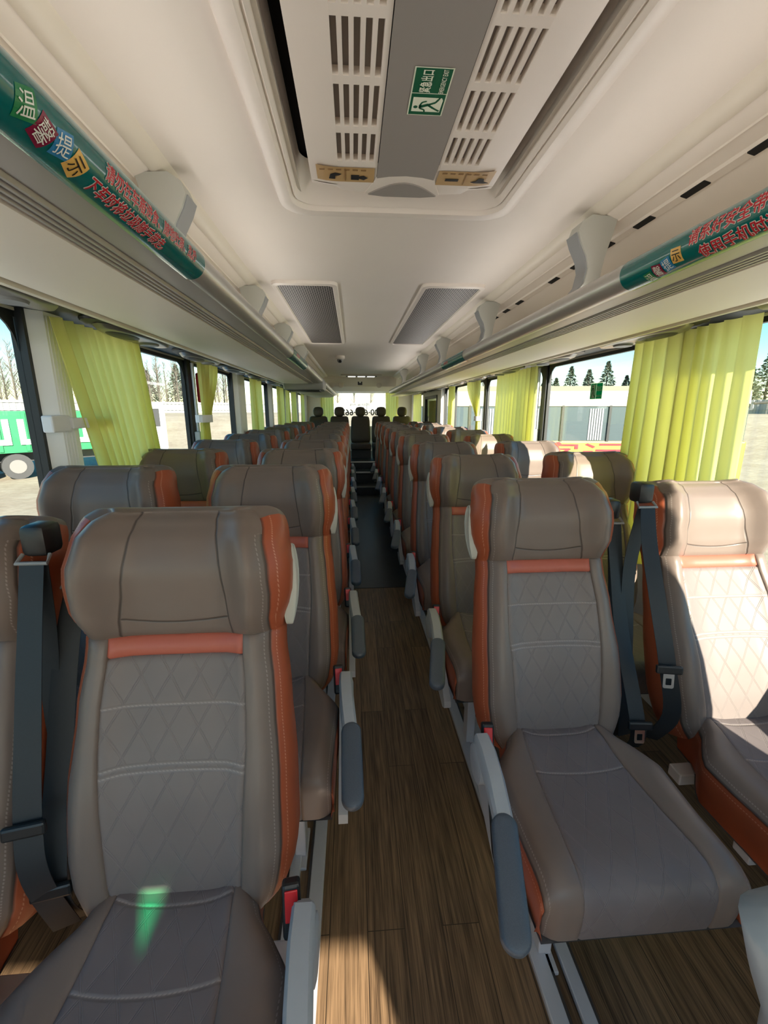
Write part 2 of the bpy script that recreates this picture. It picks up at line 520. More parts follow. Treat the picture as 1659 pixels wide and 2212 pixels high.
b.box(-WX, WX, Y0 - .05, Y0, -.9, .75); b.box(-WX, WX, Y0 - .05, Y0, 2.12, 2.34); b.box(-WX, WX, Y0 - .05, Y0, 1.505, 1.52); b.box(1.10, WX, Y0 - .05, Y0, .75, 1.5)
struct(b.build('wall_front', M['mgrey']))
M['scrim'] = cloth('white_light_scrim', (.85, .85, .84), (.93, .93, .91), .8)  # unseen translucent sheets added to spread sunlight into the cabin
BL = [(.558, .624, 1.855, 1.915)]
b = MB()
hx0, hx1, hz0, hz1 = BL[0]
b.box(-WX, hx0, Y0 - .02, Y0 - .016, 1.50, 2.12); b.box(hx1, WX, Y0 - .02, Y0 - .016, 1.50, 2.12); b.box(hx0, hx1, Y0 - .02, Y0 - .016, 1.50, hz0); b.box(hx0, hx1, Y0 - .02, Y0 - .016, hz1, 2.12)
tag(b.build('light_scrim', M['scrim']), 'added unseen light-spreading blind drawn down the windscreen', 'scrim')
b = MB(); b.box(WX - .02, WX - .016, -2.1, .0, .76, 1.78)
tag(b.build('light_scrim', M['scrim']), 'added unseen light-spreading blind drawn down the front right window', 'scrim')
b = MB(); b.box(hx0, hx1, Y0 - .03, Y0 - .027, hz0, hz1)
struct(b.build('window_21', M['greenfilm']), 'small green-filmed pane high in the windscreen')

# ---------------------------------------------------------------- ceiling edge trims and luggage racks
RACK_END = {-1: 5.15, 1: 8.3}
for sx, side in ((-1, 'left'), (1, 'right')):
    b = MB()
    b.strip([(sx * x, z) for x, z in ((.700, CZ), (.712, CZ - .012), (.738, CZ - .026), (.752, CZ - .026), (.757, CZ - .01))], Y0, 9.9)
    struct(b.build('trim_%d' % (50 if sx < 0 else 51), M['cream'], smooth=.6), 'cream strip along the %s ceiling edge' % side)
    # rack: upper back panel
    root = thing('luggage_rack', 'overhead luggage rack with silver front tube above the %s seats' % side, 'luggage rack', (sx * .54, 0, 1.79), 'overhead luggage racks')
    ox = -sx * .54; oz = -1.79
    def st(prof, y0, y1, nm, mt, smooth=False):
        q = MB(); q.strip([(sx * x + ox, z + oz) for x, z in prof], y0, y1)
        return q.build(nm, mt, root, smooth)
    ye = RACK_END[sx]
    st([(.752, CZ - .022), (.80, CZ - .04), (.803, CZ - .044), (.806, CZ - .040), (.855, CZ - .052)], Y0, 9.9, 'upper_panel', M['rack'])
    st([(.855, CZ - .052), (.86, CZ - .060), (.885, CZ - .066), (.89, CZ - .062), (1.02, CZ - .14), (1.14, CZ - .22), (1.20, CZ - .33), (1.20, CZ - .36)], Y0, 9.9, 'back_panel', M['rack'], .5)
    st([(.54, 1.80), (.62, 1.81), (1.2, 1.81)], Y0, ye, 'shelf', M['rack'])
    q = MB(); N = 24
    rr = .0345
    ring = lambda y, r=rr: [(r * math.cos(2 * PI * k / N), y, -.011 + r * math.sin(2 * PI * k / N)) for k in range(N)]
    q.loft([ring(Y0), ring(ye)])
    q.build('front_tube', M['silver'], root, .9)
    st([(.545, 1.7455), (.565, 1.744), (.605, 1.746)], Y0, ye, 'silver_lip', M['silverband'], True)
    rp = [(.605, 1.746)]
    for k in range(4):
        x0 = .612 + k * .014
        rp += [(x0, 1.748), (x0 + .0025, 1.741), (x0 + .0075, 1.741), (x0 + .010, 1.748)]
    rp += [(.672, 1.748)]
    st(rp, Y0, ye, 'ridged_strip', M['silverband'])
    st([(.672, 1.748), (.675, 1.742), (.82, 1.739), (.94, 1.742), (.985, 1.752)], Y0, 9.9, 'underside_panel', M['rack'], .5)
    st([(.985, 1.752), (.988, 1.760), (.994, 1.760), (.997, 1.744), (1.020, 1.746), (1.024, 1.756)], Y0, 9.9, 'edge_bead', M['cream'])
    st([(1.024, 1.756), (1.03, 1.785), (WX, 1.785)], Y0, 9.9, 'dark_trim', M['rubber'])
    # narrow air slots along the right rack panel
    if sx > 0:
        for k in range(11):
            yc = .95 + k * .235
            if k == 7: continue
            q = MB(); q.box(-.012, .012, yc - .048, yc + .048, -.003, .003, bev=.0025)
            so_ = q.build('air_slot', M['dark'], root)
            so_.location = (.872 + ox, 0, CZ - .0635 + oz); so_.rotation_euler = (0, .235, 0)
# lower, paler rack continuation behind the monitor on the left
root = thing('rack_end_section', 'short pale rack end beyond the grey monitor box at left', 'luggage rack', (-.54, 5.75, 1.75))
b = MB(); b.prism([(0, .03), (-.02, -.02), (-.1, -.045), (-.45, -.05), (-.45, .06), (-.05, .06)], 'y', 0, 3.9)
b.build('shell', M['rack'], root, .6)
b = MB(); b.tube([(0.0, .0, .03), (0.0, 3.9, .03)], .036, 16); b.build('front_tube', M['silver'], root, .9)

# fill lights added unseen in the racks behind the tubes, to brighten the ceiling
M['lamp2'] = bpy.data.materials.new('rear_lamp_diffuser'); M['lamp2'].use_nodes = True
_p = M['lamp2'].node_tree.nodes['Principled BSDF']
_p.inputs['Emission Color'].default_value = (1, .96, .90, 1); _p.inputs['Emission Strength'].default_value = 0.35
M['lamp'] = bpy.data.materials.new('fill_light_diffuser'); M['lamp'].use_nodes = True
_p = M['lamp'].node_tree.nodes['Principled BSDF']
_p.inputs['Emission Color'].default_value = (1, .97, .93, 1); _p.inputs['Emission Strength'].default_value = FILL_GLOW
for sx, side in ((-1, 'left'), (1, 'right')):
    ye = RACK_END[sx] - .1
    r = thing('rack_fill_light', 'long added unseen fill light lying in the %s luggage rack behind the tube' % side, 'lamp', (sx * .70, 0, 1.850), 'added fill lights in the racks', (0, -sx * math.radians(66), 0))
    q = MB(); q.box(-.033, .033, Y0, ye, -.012, .010, bev=.003); q.build('housing', M['mgrey'], r)
    q = MB(); q.box(-.022, .022, Y0 + .01, ye - .01, .012, .016); q.build('diffuser', M['lamp'], r)
# brackets in the racks
bracket_me = {}
for sx in (-1, 1):
    b = MB()
    edge = [(.165, .340), (.130, .318), (.118, .285), (.132, .25), (.158, .205), (.168, .165), (.158, .115), (.125, .075), (.07, .042), (.025, .028)]
    back = [(.20, .020), (.21, .10), (.225, .20), (.245, .27), (.262, .335)]
    b.prism([(sx * x, z) for x, z in edge + back], 'y', -.040, .040)
    body = b.mesh('rack_bracket_body', M['handle'], .5)
    c = MB()
    rings = []
    for x, z in edge[2:]:
        rings.append([(sx * (x - .004), -.030, z), (sx * (x - .004), .046, z), (sx * (x + .012), .046, z), (sx * (x + .012), -.030, z)])
    c.loft(rings)
    bracket_me[sx] = (body, c.mesh('rack_bracket_edge', M['mgrey'], .7))
def brackets(sx, ys):
    for i, y in enumerate(ys):
        nm = ['nearest', 'second', 'third', 'fourth', 'fifth'][i]
        r = thing('rack_bracket', '%s curved grey bracket holding the %s rack tube' % (nm, 'left' if sx < 0 else 'right'), 'bracket', (sx * .54, y, 1.795), 'curved rack brackets')
        link('bracket_body', bracket_me[sx][0], r); link('edge_cap', bracket_me[sx][1], r)
brackets(-1, (1.55, 2.75, 3.85, 5.1)); brackets(1, (1.74, 3.02, 4.48, 5.72, 7.8))

# hinged panel in the right rack
r = thing('access_panel', 'rectangular beige access panel inside the right luggage rack', 'panel', (1.055, 2.72, 1.997), rot=(0, .60, 0))
b = MB(); b.prism(rrect(-.06, .06, -.36, .36, .03), 'z', -.012, .004); b.build('frame', M['cream'], r, .6)
b = MB(); b.box(-.04, .04, -.24, .26, -.02, -.012, bev=.004); b.build('door_flap', M['rack'], r)
b = MB(); b.box(-.012, .012, -.01, .02, -.024, -.02); b.build('latch', M['mgrey'], r)

# teal warning banners wrapped round the tubes
TZ, TR = 1.779, .0345
def banner(sx, y0, y1, lines, tiles, name, label, big):
    r = thing('banner', label, 'banner', (sx * .54, (y0 + y1) / 2, TZ), 'teal notice banners on the rack tubes')
    yo = (y0 + y1) / 2
    def pt(arc, y, lift):
        a = arc / TR
        R = TR + lift
        # a = 0 faces the aisle; positive arc goes up; side follows the rack
        return (-sx * R * math.cos(a), y - yo, R * math.sin(a))
    b = MB(); n = 26
    lo, hi = -.070, .052
    rows = [[b.vert(pt(lerp(lo, hi, k / n), y, .0012)) for k in range(n + 1)] for y in (y0, y1)]
    for k in range(n): b.face(rows[0][k], rows[0][k + 1], rows[1][k + 1], rows[1][k])
    b.build('film', M['green'], r, True)
    dirn = 1 if sx < 0 else -1
    for body, size, ystart, arc in lines:
        for rad, lift, mt, nm in ((size * .050, .0018, 'white', 'lettering_outline'), (size * .014, .0026, 'redprint', 'lettering')):
            q = MB()
            for k in range(9):
                dx, dy = (0, 0) if k == 8 else (rad * math.cos(k * PI / 4), rad * math.sin(k * PI / 4))
                place_text(q, body, size, lambda x, y: pt(arc + y + dy, ystart + dirn * (x + dx), lift + k * 1e-5), 0, cut=.006, shear=.15)
            q.build(nm, M[mt], r)
    for ch, ystart, arc, rot, mt, tm in tiles:
        q = MB(); s = big
        cs = []
        for k in range(7):
            for j in range(7):
                u, v = (k / 6 - .5) * s, (j / 6 - .5) * s
                cs.append(q.vert(pt(arc + v * math.cos(rot) + u * math.sin(rot), ystart + dirn * (u * math.cos(rot) - v * math.sin(rot)), .0018)))
        for k in range(6):
            for j in range(6): q.face(cs[k * 7 + j], cs[k * 7 + j + 1], cs[(k + 1) * 7 + j + 1], cs[(k + 1) * 7 + j])
        t_ = q.build('title_tile', M[mt], r)
        q = MB(); sz = big * .86
        place_text(q, ch, sz, lambda x, y: pt(arc + (y - sz * .36) * math.cos(rot) + x * math.sin(rot), ystart + dirn * (x * math.cos(rot) - (y - sz * .36) * math.sin(rot)), .0026), 0, align='CENTER', cut=.006)
        q.build('character', M[tm], t_)
banner(-1, .24, 1.125,
       [('请勿在车箱进食、随地吐痰、乱扔', .0235, .712, -.015), ('下车时将垃圾随手带走。', .0235, .690, -.043)],
       [('温', .566, -.016, .35, 'tile_g', 'white'), ('馨', .598, -.026, -.3, 'tile_r', 'white'), ('提', .630, -.022, .2, 'tile_b', 'white'), ('示', .662, -.030, -.35, 'tile_y', 'blackp')],
       'banner', 'teal notice banner with red lettering on the left rack tube, near', .030)
banner(1, .2, 1.145,
       [('请系好安全带，勿将头手伸出窗外', .0285, .918, -.008), ('使用手机时请调至静音。', .0285, .900, -.042)],
       [('温', 1.048, -.038, .1, 'tile_g', 'white'), ('馨', 1.016, -.030, -.1, 'tile_r', 'white'), ('提', .984, -.026, .15, 'tile_b', 'white'), ('示', .952, -.016, -.08, 'tile_y', 'blackp')],
       'banner', 'teal notice banner with red lettering on the right rack tube, near', .029)
banner(-1, 2.68, 3.45, [('请勿在车箱进食', .022, 2.8, -.01)], [], 'banner', 'small far teal banner on the left rack tube', .03)
banner(1, 2.75, 3.40, [('请系好安全带', .022, 3.3, -.01)], [], 'banner', 'small far teal banner on the right rack tube', .03)

# service pods under the racks (lamp and air nozzle ovals)
b = MB()
def oval(a, c, n=28): return [(a * math.cos(2 * PI * k / n), c * math.sin(2 * PI * k / n)) for k in range(n)]
b.loft([[(x, y, 0) for x, y in oval(.072, .30)], [(x, y, -.012) for x, y in oval(.078, .31)], [(x, y, -.026) for x, y in oval(.070, .29)], [(x, y, -.030) for x, y in oval(.055, .26)]])
pod_body = b.mesh('pod_body', M['podd'], .8)
b = MB(); b.loft([[(x, y, -.001) for x, y in oval(.105, .385)], [(x, y, -.010) for x, y in oval(.102, .38)]]); pod_rim = b.mesh('pod_rim', M['dgrey'], .8)
b = MB(); b.loft([[(x, y + .12, -.030) for x, y in oval(.042, .05)], [(x, y + .12, -.038) for x, y in oval(.038, .045)], [(x, y + .12, -.034) for x, y in oval(.02, .02)]]); pod_noz = b.mesh('pod_nozzle', M['mgrey'], .8)
b = MB(); b.loft([[(x, y - .12, -.030) for x, y in oval(.045, .11)], [(x, y - .12, -.034) for x, y in oval(.04, .105)]]); pod_spk = b.mesh('pod_speaker', M['shell'], .8)
ordn = ['nearest', 'second', 'third', 'fourth', 'fifth', 'sixth', 'seventh', 'eighth', 'ninth', 'tenth', 'eleventh']
def pods(sx, ys):
    for i, y in enumerate(ys):
        r = thing('service_pod', '%s oval air and lamp pod under the %s rack' % (ordn[i], 'left' if sx < 0 else 'right'), 'overhead unit', (sx * 1.135, y, 1.784), 'oval overhead service pods')
        link('rim', pod_rim, r); link('body', pod_body, r); link('air_nozzle', pod_noz, r); link('speaker_grille', pod_spk, r)
pods(-1, [1.28 + .86 * k for k in range(10)])
pods(1, [1.10 + .90 * k for k in range(9)])

# ---------------------------------------------------------------- roof hatch
r = thing('roof_hatch', 'large beige emergency roof hatch with slotted vents and grey centre', 'roof hatch', (0, 1.2, CZ))
def ringpts(hx_, y0, y1, rad, z): return [(x, y - 1.2, z) for x, y in rrect(-hx_, hx_, y0, y1, rad, 6)]
b = MB()
b.loft([ringpts(.415, .52, 1.80, .10, 0), ringpts(.405, .53, 1.79, .095, -.022), ringpts(.385, .55, 1.765, .09, -.030), ringpts(.365, .57, 1.735, .08, -.028),
        ringpts(.357, .575, 1.725, .075, -.014), ringpts(.350, .58, 1.715, .07, -.018), ringpts(.342, .585, 1.70, .07, -.002), ringpts(.328, .60, 1.66, .06, .03), ringpts(.322, .605, 1.60, .055, .06)], caps=False)
b.build('frame', M['hatchm'], r, .5)
b = MB()
b.box(-.33, .33, .6 - 1.2, 1.70 - 1.2, .075, .085); b.build('well', M['dark'], r)
# slotted panel
slots = []
xs_ = [.100 + k * .0222 for k in range(5)]
yr = [(.66, .775), (.795, .925), (.950, 1.090), (1.115, 1.255), (1.283, 1.408)]
xc = sorted(set([-.285, .285, -.088, .088] + [s_ * (x + d) for x in xs_ for d in (0, .0125) for s_ in (-1, 1)]))
yc = sorted(set([.62, 1.54] + [q for a in yr for q in a]))
ZP, ZT = -.030, -.012
holes = set()
b = MB()
def isslot(x, y):
    ax = abs(x)
    return any(q <= ax <= q + .0125 for q in xs_) and any(a <= y <= c for a, c in yr)
gv = {}
def V(x, y, z):
    k = (round(x, 5), round(y, 5), z)
    if k not in gv: gv[k] = b.vert((x, y - 1.2, z + .010 * max(0, (abs(x) - .2) / .085) ** 2))
    return gv[k]
for i in range(len(xc) - 1):
    for j in range(len(yc) - 1):
        xm, ym = (xc[i] + xc[i + 1]) / 2, (yc[j] + yc[j + 1]) / 2
        if abs(xm) < .088: continue
        q = [(xc[i], yc[j]), (xc[i + 1], yc[j]), (xc[i + 1], yc[j + 1]), (xc[i], yc[j + 1])]
        if isslot(xm, ym):
            for k in range(4):
                p0, p1 = q[k], q[(k + 1) % 4]
                b.face(V(*p0, ZP), V(*p1, ZP), V(*p1, ZT), V(*p0, ZT))
            b.face(*[V(*p, ZT) for p in q], m=1)
        else:
            b.face(*[V(*p, ZP) for p in q])
# outer skirt of the panel
for (p0, p1) in (((-.285, .62), (-.285, 1.54)), ((.285, .62), (.285, 1.54))):
    b.poly([(p0[0], p0[1] - 1.2, ZP + .010), (p1[0], p1[1] - 1.2, ZP + .010), (p1[0], p1[1] - 1.2, .002), (p0[0], p0[1] - 1.2, .002)])
b.build('slotted_panel', [M['hatchm'], M['hatchgrey']], r)
b = MB()
rings = []
for z, e in ((ZP + .010, 0), (ZP + .012, .02), (ZP + .03, .035), (.03, .04)):
    rings.append([(x, 1.54 - 1.2 + e + .035 * (1 - (x / .285) ** 2), z - .010 * (1 if z < 0 and abs(x) < .2 else 0)) for x in [-.285 + .57 * k / 24 for k in range(25)]])
rings.insert(0, [(x, 1.54 - 1.2, ZP + .010 * max(0, (abs(x) - .2) / .085) ** 2) for x in [-.285 + .57 * k / 24 for k in range(25)]])
b.loft(rings, closed=False); b.build('panel_lip', M['hatchm'], r, .6)
b = MB()
pts = [(-.082, .60), (.082, .60)] + [(.082 + .006 * 1, 1.505)] + [(.088 - .176 * k / 12, 1.505 - .045 * math.sin(PI * k / 12) * 0 - .0) for k in range(1, 12)] + [(-.088, 1.505)]
b.prism([(x, y - 1.2) for x, y in ((-.086, .62), (.086, .62), (.086, 1.49), (.05, 1.478), (0, 1.472), (-.05, 1.478), (-.086, 1.49))], 'z', -.033, -.028)
b.build('grey_centre_panel', M['hatchgrey'], r)
b = MB()
pts = [(-.11 + .22 * k / 14, 1.585 - 1.2 - .010 * 0 - .075 * math.sin(PI * k / 14)) for k in range(15)] + [(.06, 1.595 - 1.2), (-.06, 1.595 - 1.2)]
b.prism(pts, 'z', -.036, -.022); b.build('grey_handle_cap', M['hatchgrey'], r)
b = MB()
b.prism([(-.088, 1.49 - 1.2), (-.05, 1.478 - 1.2), (0, 1.472 - 1.2), (.05, 1.478 - 1.2), (.088, 1.49 - 1.2), (.12, 1.585 - 1.2), (-.12, 1.585 - 1.2)], 'z', -.032, -.024); b.build('handle_bridge', M['hatchm'], r)

# emergency exit sign on the hatch (reads with its head turned to the left)
def exit_sign(r, fn, big=True, film=False):
    """fn(u, v, lift): u runs along the sign, v up; 0..1.8 by 0..1"""
    def pl(pts, lift, mt, nm):
        q = MB(); q.poly([fn(u, v, lift) for u, v in pts]); return q.build(nm, M[mt + ('f' if film else '')], r)
    pl([(0, 0), (1.8, 0), (1.8, 1), (0, 1)], .0006, 'sgnw', 'border')
    pl([(.03, .035), (.87, .035), (.87, .965), (.03, .965)], .0010, 'sgn', 'pictogram_field')
    pl([(.90, .035), (1.77, .035), (1.77, .965), (.90, .965)], .0010, 'sgn', 'text_field')
    pl([(.17, .10), (.65, .08), (.74, .02 + .1), (.74, .90), (.17, .90)], .0014, 'sgnw', 'doorway')
    q = MB()
    def stroke(p0, p1, w):
        a = Vector((p1[0] - p0[0], p1[1] - p0[1])); n = Vector((-a.y, a.x)).normalized() * w / 2
        q.poly([fn(p0[0] + n.x, p0[1] + n.y, .0018), fn(p1[0] + n.x, p1[1] + n.y, .0018), fn(p1[0] - n.x, p1[1] - n.y, .0018), fn(p0[0] - n.x, p0[1] - n.y, .0018)])
    q.poly([fn(.36 + .06 * math.cos(2 * PI * k / 14), .80 + .06 * math.sin(2 * PI * k / 14), .0018) for k in range(14)])
    stroke((.36, .69), (.47, .45), .10); stroke((.31, .68), (.45, .68), .06); stroke((.31, .68), (.25, .54), .05); stroke((.25, .54), (.15, .53), .045)
    stroke((.44, .68), (.55, .64), .05); stroke((.55, .64), (.60, .52), .05)
    stroke((.46, .46), (.56, .27), .07); stroke((.56, .27), (.70, .20), .06); stroke((.70, .20), (.80, .16), .05)
    stroke((.45, .46), (.33, .30), .07); stroke((.33, .30), (.22, .12), .06)
    q.build('running_figure', M['sgnf' if film else 'sgn'], r)
    q = MB(); place_text(q, '紧急出口', .205, lambda x, y: fn(1.335 + x, .52 + y * 1.6, .0018), align='CENTER', offset=.004)
    q.build('chinese_lettering', M['sgnwf' if film else 'sgnw'], r)
    q = MB(); place_text(q, 'EMERGENCY EXIT', .105, lambda x, y: fn(1.335 + x, .14 + y * 1.7, .0018), align='CENTER', offset=.001)
    q.build('english_lettering', M['sgnwf' if film else 'sgnw'], r)
r = thing('exit_sign', 'green and white emergency exit sticker on the roof hatch', 'sign', (0, 1.12, CZ - .0335))
exit_sign(r, lambda u, v, l: (.049 - v * .081 - .0 , .075 - u * .0815, -l) if False else (-.032 + (1 - v) * .082, 1.195 - 1.12 - u * .0815, -l))
# kraft instruction labels
for sx, nm in ((-1, 'left'), (1, 'right')):
    r = thing('instruction_label', 'brown instruction label on the %s of the hatch panel' % nm, 'label', (sx * .180, 1.478, CZ - .031), 'brown hatch labels')
    b = MB()
    n = 8
    up = [[b.vert((x, -y0 * .04, .010 * max(0, (abs(x + sx * .18) - .2) / .085) ** 2 - .001)) for x in [-.085 + .17 * k / n for k in range(n + 1)]] for y0 in (1, -1)]
    for k in range(n): b.face(up[0][k], up[0][k + 1], up[1][k + 1], up[1][k])
    b.build('sheet', M['kraft'], r)
    b = MB()
    b.box(-.002, .0, -.035, .03, -.003, -.002)
    for k in range(6): b.box(-.075 + k * .024, -.06 + k * .024, -.032, -.026, -.0028, -.002)
    b.build('printed_lines', M['kraftink'], r)
    b = MB()
    if sx < 0:
        b.prism([(-.05, .02), (-.045, -.004), (-.03, -.012), (-.012, -.006), (-.02, .002), (-.03, .004), (-.032, .022)], 'z', -.003, -.002)
        b.build('pictogram', M['blackp'], r); b = MB(); b.prism([(.016, -.002), (.04, -.002), (.04, .006), (.054, .0), (.066, .012), (.054, .024), (.04, .016), (.04, .024), (.016, .024)], 'z', -.0028, -.002)
    else:
        b.box(-.06, -.02, .0, .012, -.003, -.002); b.build('pictogram', M['blackp'], r); b = MB(); b.prism([(.02, .014), (.034, .008), (.04, -.008), (.056, -.008), (.06, .008), (.075, .014), (.06, .018), (.03, .018)], 'z', -.003, -.002)
    b.build('pictogram', M['blackp'], r)

# return-air grilles
def grille_mat():
    t = NT('perforated_grille')
    sp = t.n('ShaderNodeSeparateXYZ'); t.t.links.new(t.obj(), sp.inputs[0])
    br = t.n('ShaderNodeTexBrick'); br.offset = .5
    cv = t.n('ShaderNodeCombineXYZ'); t.put(cv.inputs[0], sp.outputs[1]); t.put(cv.inputs[1], sp.outputs[0])
    t.t.links.new(cv.outputs[0], br.inputs['Vector'])
    br.inputs['Scale'].default_value = 1; br.inputs['Brick Width'].default_value = .056; br.inputs['Row Height'].default_value = .0135
    br.inputs['Mortar Size'].default_value = .0028; br.inputs['Mortar Smooth'].default_value = 0
    br.inputs['Color1'].default_value = (.014, .012, .013, 1); br.inputs['Color2'].default_value = (.02, .017, .018, 1); br.inputs['Mortar'].default_value = (.30, .275, .26, 1)
    t.bump(br.outputs['Fac'], .8, .004)
    return t.set(Base_Color=br.outputs[0], Roughness=.5)
M['grille'] = grille_mat()
for sx, nm in ((-1, 'left'), (1, 'right')):
    cx = sx * .436
    r = thing('air_grille', '%s perforated return-air grille in the beige ceiling' % nm, 'vent', (cx, 3.85, CZ), 'ceiling air grilles')
    b = MB()
    o_ = lambda hx_, hy_, rad, z: [(x, y, z) for x, y in rrect(-hx_, hx_, -hy_, hy_, rad, 5)]
    b.loft([o_(.19, 1.16, .05, 0), o_(.186, 1.156, .048, -.016), o_(.165, 1.13, .04, -.020), o_(.158, 1.12, .035, -.010)], caps=False)
    b.build('frame', M['hatchm'], r, .6)
    b = MB(); b.box(-.158, .158, -1.12, 1.12, -.011, -.008); b.build('mesh_panel', M['grille'], r)
# dome camera, rear lamp, rear ceiling details
r = thing('ceiling_camera', 'small white camera fixed to the ceiling left of centre', 'camera', (-.33, 6.2, CZ))
b = MB(); b.loft([[(a * math.cos(2 * PI * k / 16), a * math.sin(2 * PI * k / 16), z) for k in range(16)] for a, z in ((.065, 0), (.065, -.03), (.05, -.045))]); b.build('base', M['hatchm'], r, .6)
b = MB(); b.loft([[(a * math.cos(2 * PI * k / 16), a * math.sin(2 * PI * k / 16) - .02, z) for k in range(16)] for a, z in ((.04, -.045), (.04, -.07), (.025, -.09))]); b.build('housing', M['mgrey'], r, .6)
b = MB(); b.tube([(-.0, -.05, -.07), (.0, -.075, -.078)], .02, 12); b.build('lens', M['black'], r)
r = thing('ceiling_panel_lamp', 'long low lamp panel across the rear ceiling', 'lamp', (0.02, 9.45, CZ))
b = MB(); b.prism(rrect(-.42, .42, -.20, .16, .05), 'z', -.03, 0); b.build('frame', M['cream'], r, .6)
b = MB(); b.box(-.32, .32, -.15, .11, -.036, -.03); b.build('recess', M['dgrey'], r)
for k in range(3):
    b = MB(); b.box(-.28 + k * .2, -.12 + k * .2, -.12, .08, -.042, -.036, bev=.003); b.build('diffuser', M['lamp2'], r)
r = thing('reading_badge', 'small black square badge above the rear window', 'badge', (0, 9.90, 2.03))
b = MB(); b.box(-.05, .05, -.01, .04, -.05, .045); b.build('plate', M['black'], r)
b = MB(); b.poly([(.022 * math.cos(2 * PI * k / 14), -.012, .012 + .022 * math.sin(2 * PI * k / 14)) for k in range(14)]); b.build('round_mark', M['white'], r)
for i, x in enumerate((-.62, -.42, .42)):
    r = link('round_cap', (lambda q: (q.loft([[(a * math.cos(2 * PI * k / 16), y, a * math.sin(2 * PI * k / 16)) for k in range(16)] for a, y in ((.06, 0), (.06, -.02), (.045, -.03))]), q.mesh('round_cap', M['ceil'], .6))[1])(MB()), loc=(x, 9.93, 1.98))
    tag(r, ['leftmost round beige cap above the rear window', 'round beige cap left of the black badge', 'round beige cap right of the black badge'][i], 'cap', 'round caps above rear window')
# folded monitor box on the left
r = thing('monitor_box', 'dark grey folded monitor box hanging under the left rack end', 'monitor', (-.72, 5.4, 1.73))
b = MB(); b.box(-.24, .22, -.22, .28, -.06, .075, bev=.03); b.build('housing', M['mgrey'], r, .6)
b = MB(); b.box(-.2, .17, -.18, .22, -.068, -.058, bev=.005); b.build('screen', M['black'], r)

# ---------------------------------------------------------------- coach seats
WK = [(-.03, .160), (.0, .182), (.05, .200), (.12, .207), (.25, .205), (.42, .194), (.52, .184), (.56, .184), (.62, .193), (.69, .190), (.735, .180)]
LT, RC = .80, .065
def w_of(l):
    if l <= .735: return interp(WK, l)
    t = (l - (LT - RC)) / RC
    return .180 - RC * .60 * (1 - math.sqrt(max(0, 1 - min(1, t) ** 2)))
CK = [(-.03, .0), (.0, .012), (.10, .032), (.22, .036), (.38, .018), (.505, .002), (.545, -.003), (.60, .014), (.68, .034), (.74, .026), (.775, .006), (.80, -.022)]
def xp_of(l): return lerp(.124, .154, min(1, max(0, l) / .54))
def n_of(x, l):
    w = w_of(l); s = abs(x) / max(w, 1e-4)
    c = interp(CK, l)
    hb = smooth01((l - .53) / .07)
    wing = lerp(.026, .052, hb) * (smooth01((s - .45) / .40))
    if l > .73: wing *= 1 - .35 * smooth01((l - .73) / .07)
    edge = lerp(.036, .034, hb) * max(0, (s - .80) / .20) ** 2
    return c + wing - edge
ZL = [0, .05, .14, .28, .45, .62, .78, .90, .97, 1]
ZC = [0, .02, .06, .14, .25, .38, .5, .62, .75, .86, .94, .98, 1]
LR = [-.03, 0, .03, .07, .12, .17, .22, .27, .32, .37, .42, .46, .49, .5, .505, .51, .525, .54, .545, .55, .56, .58, .6, .63, .66, .69, .715, .735, .75, .762, .773, .782, .789, .795, .7985, .80]
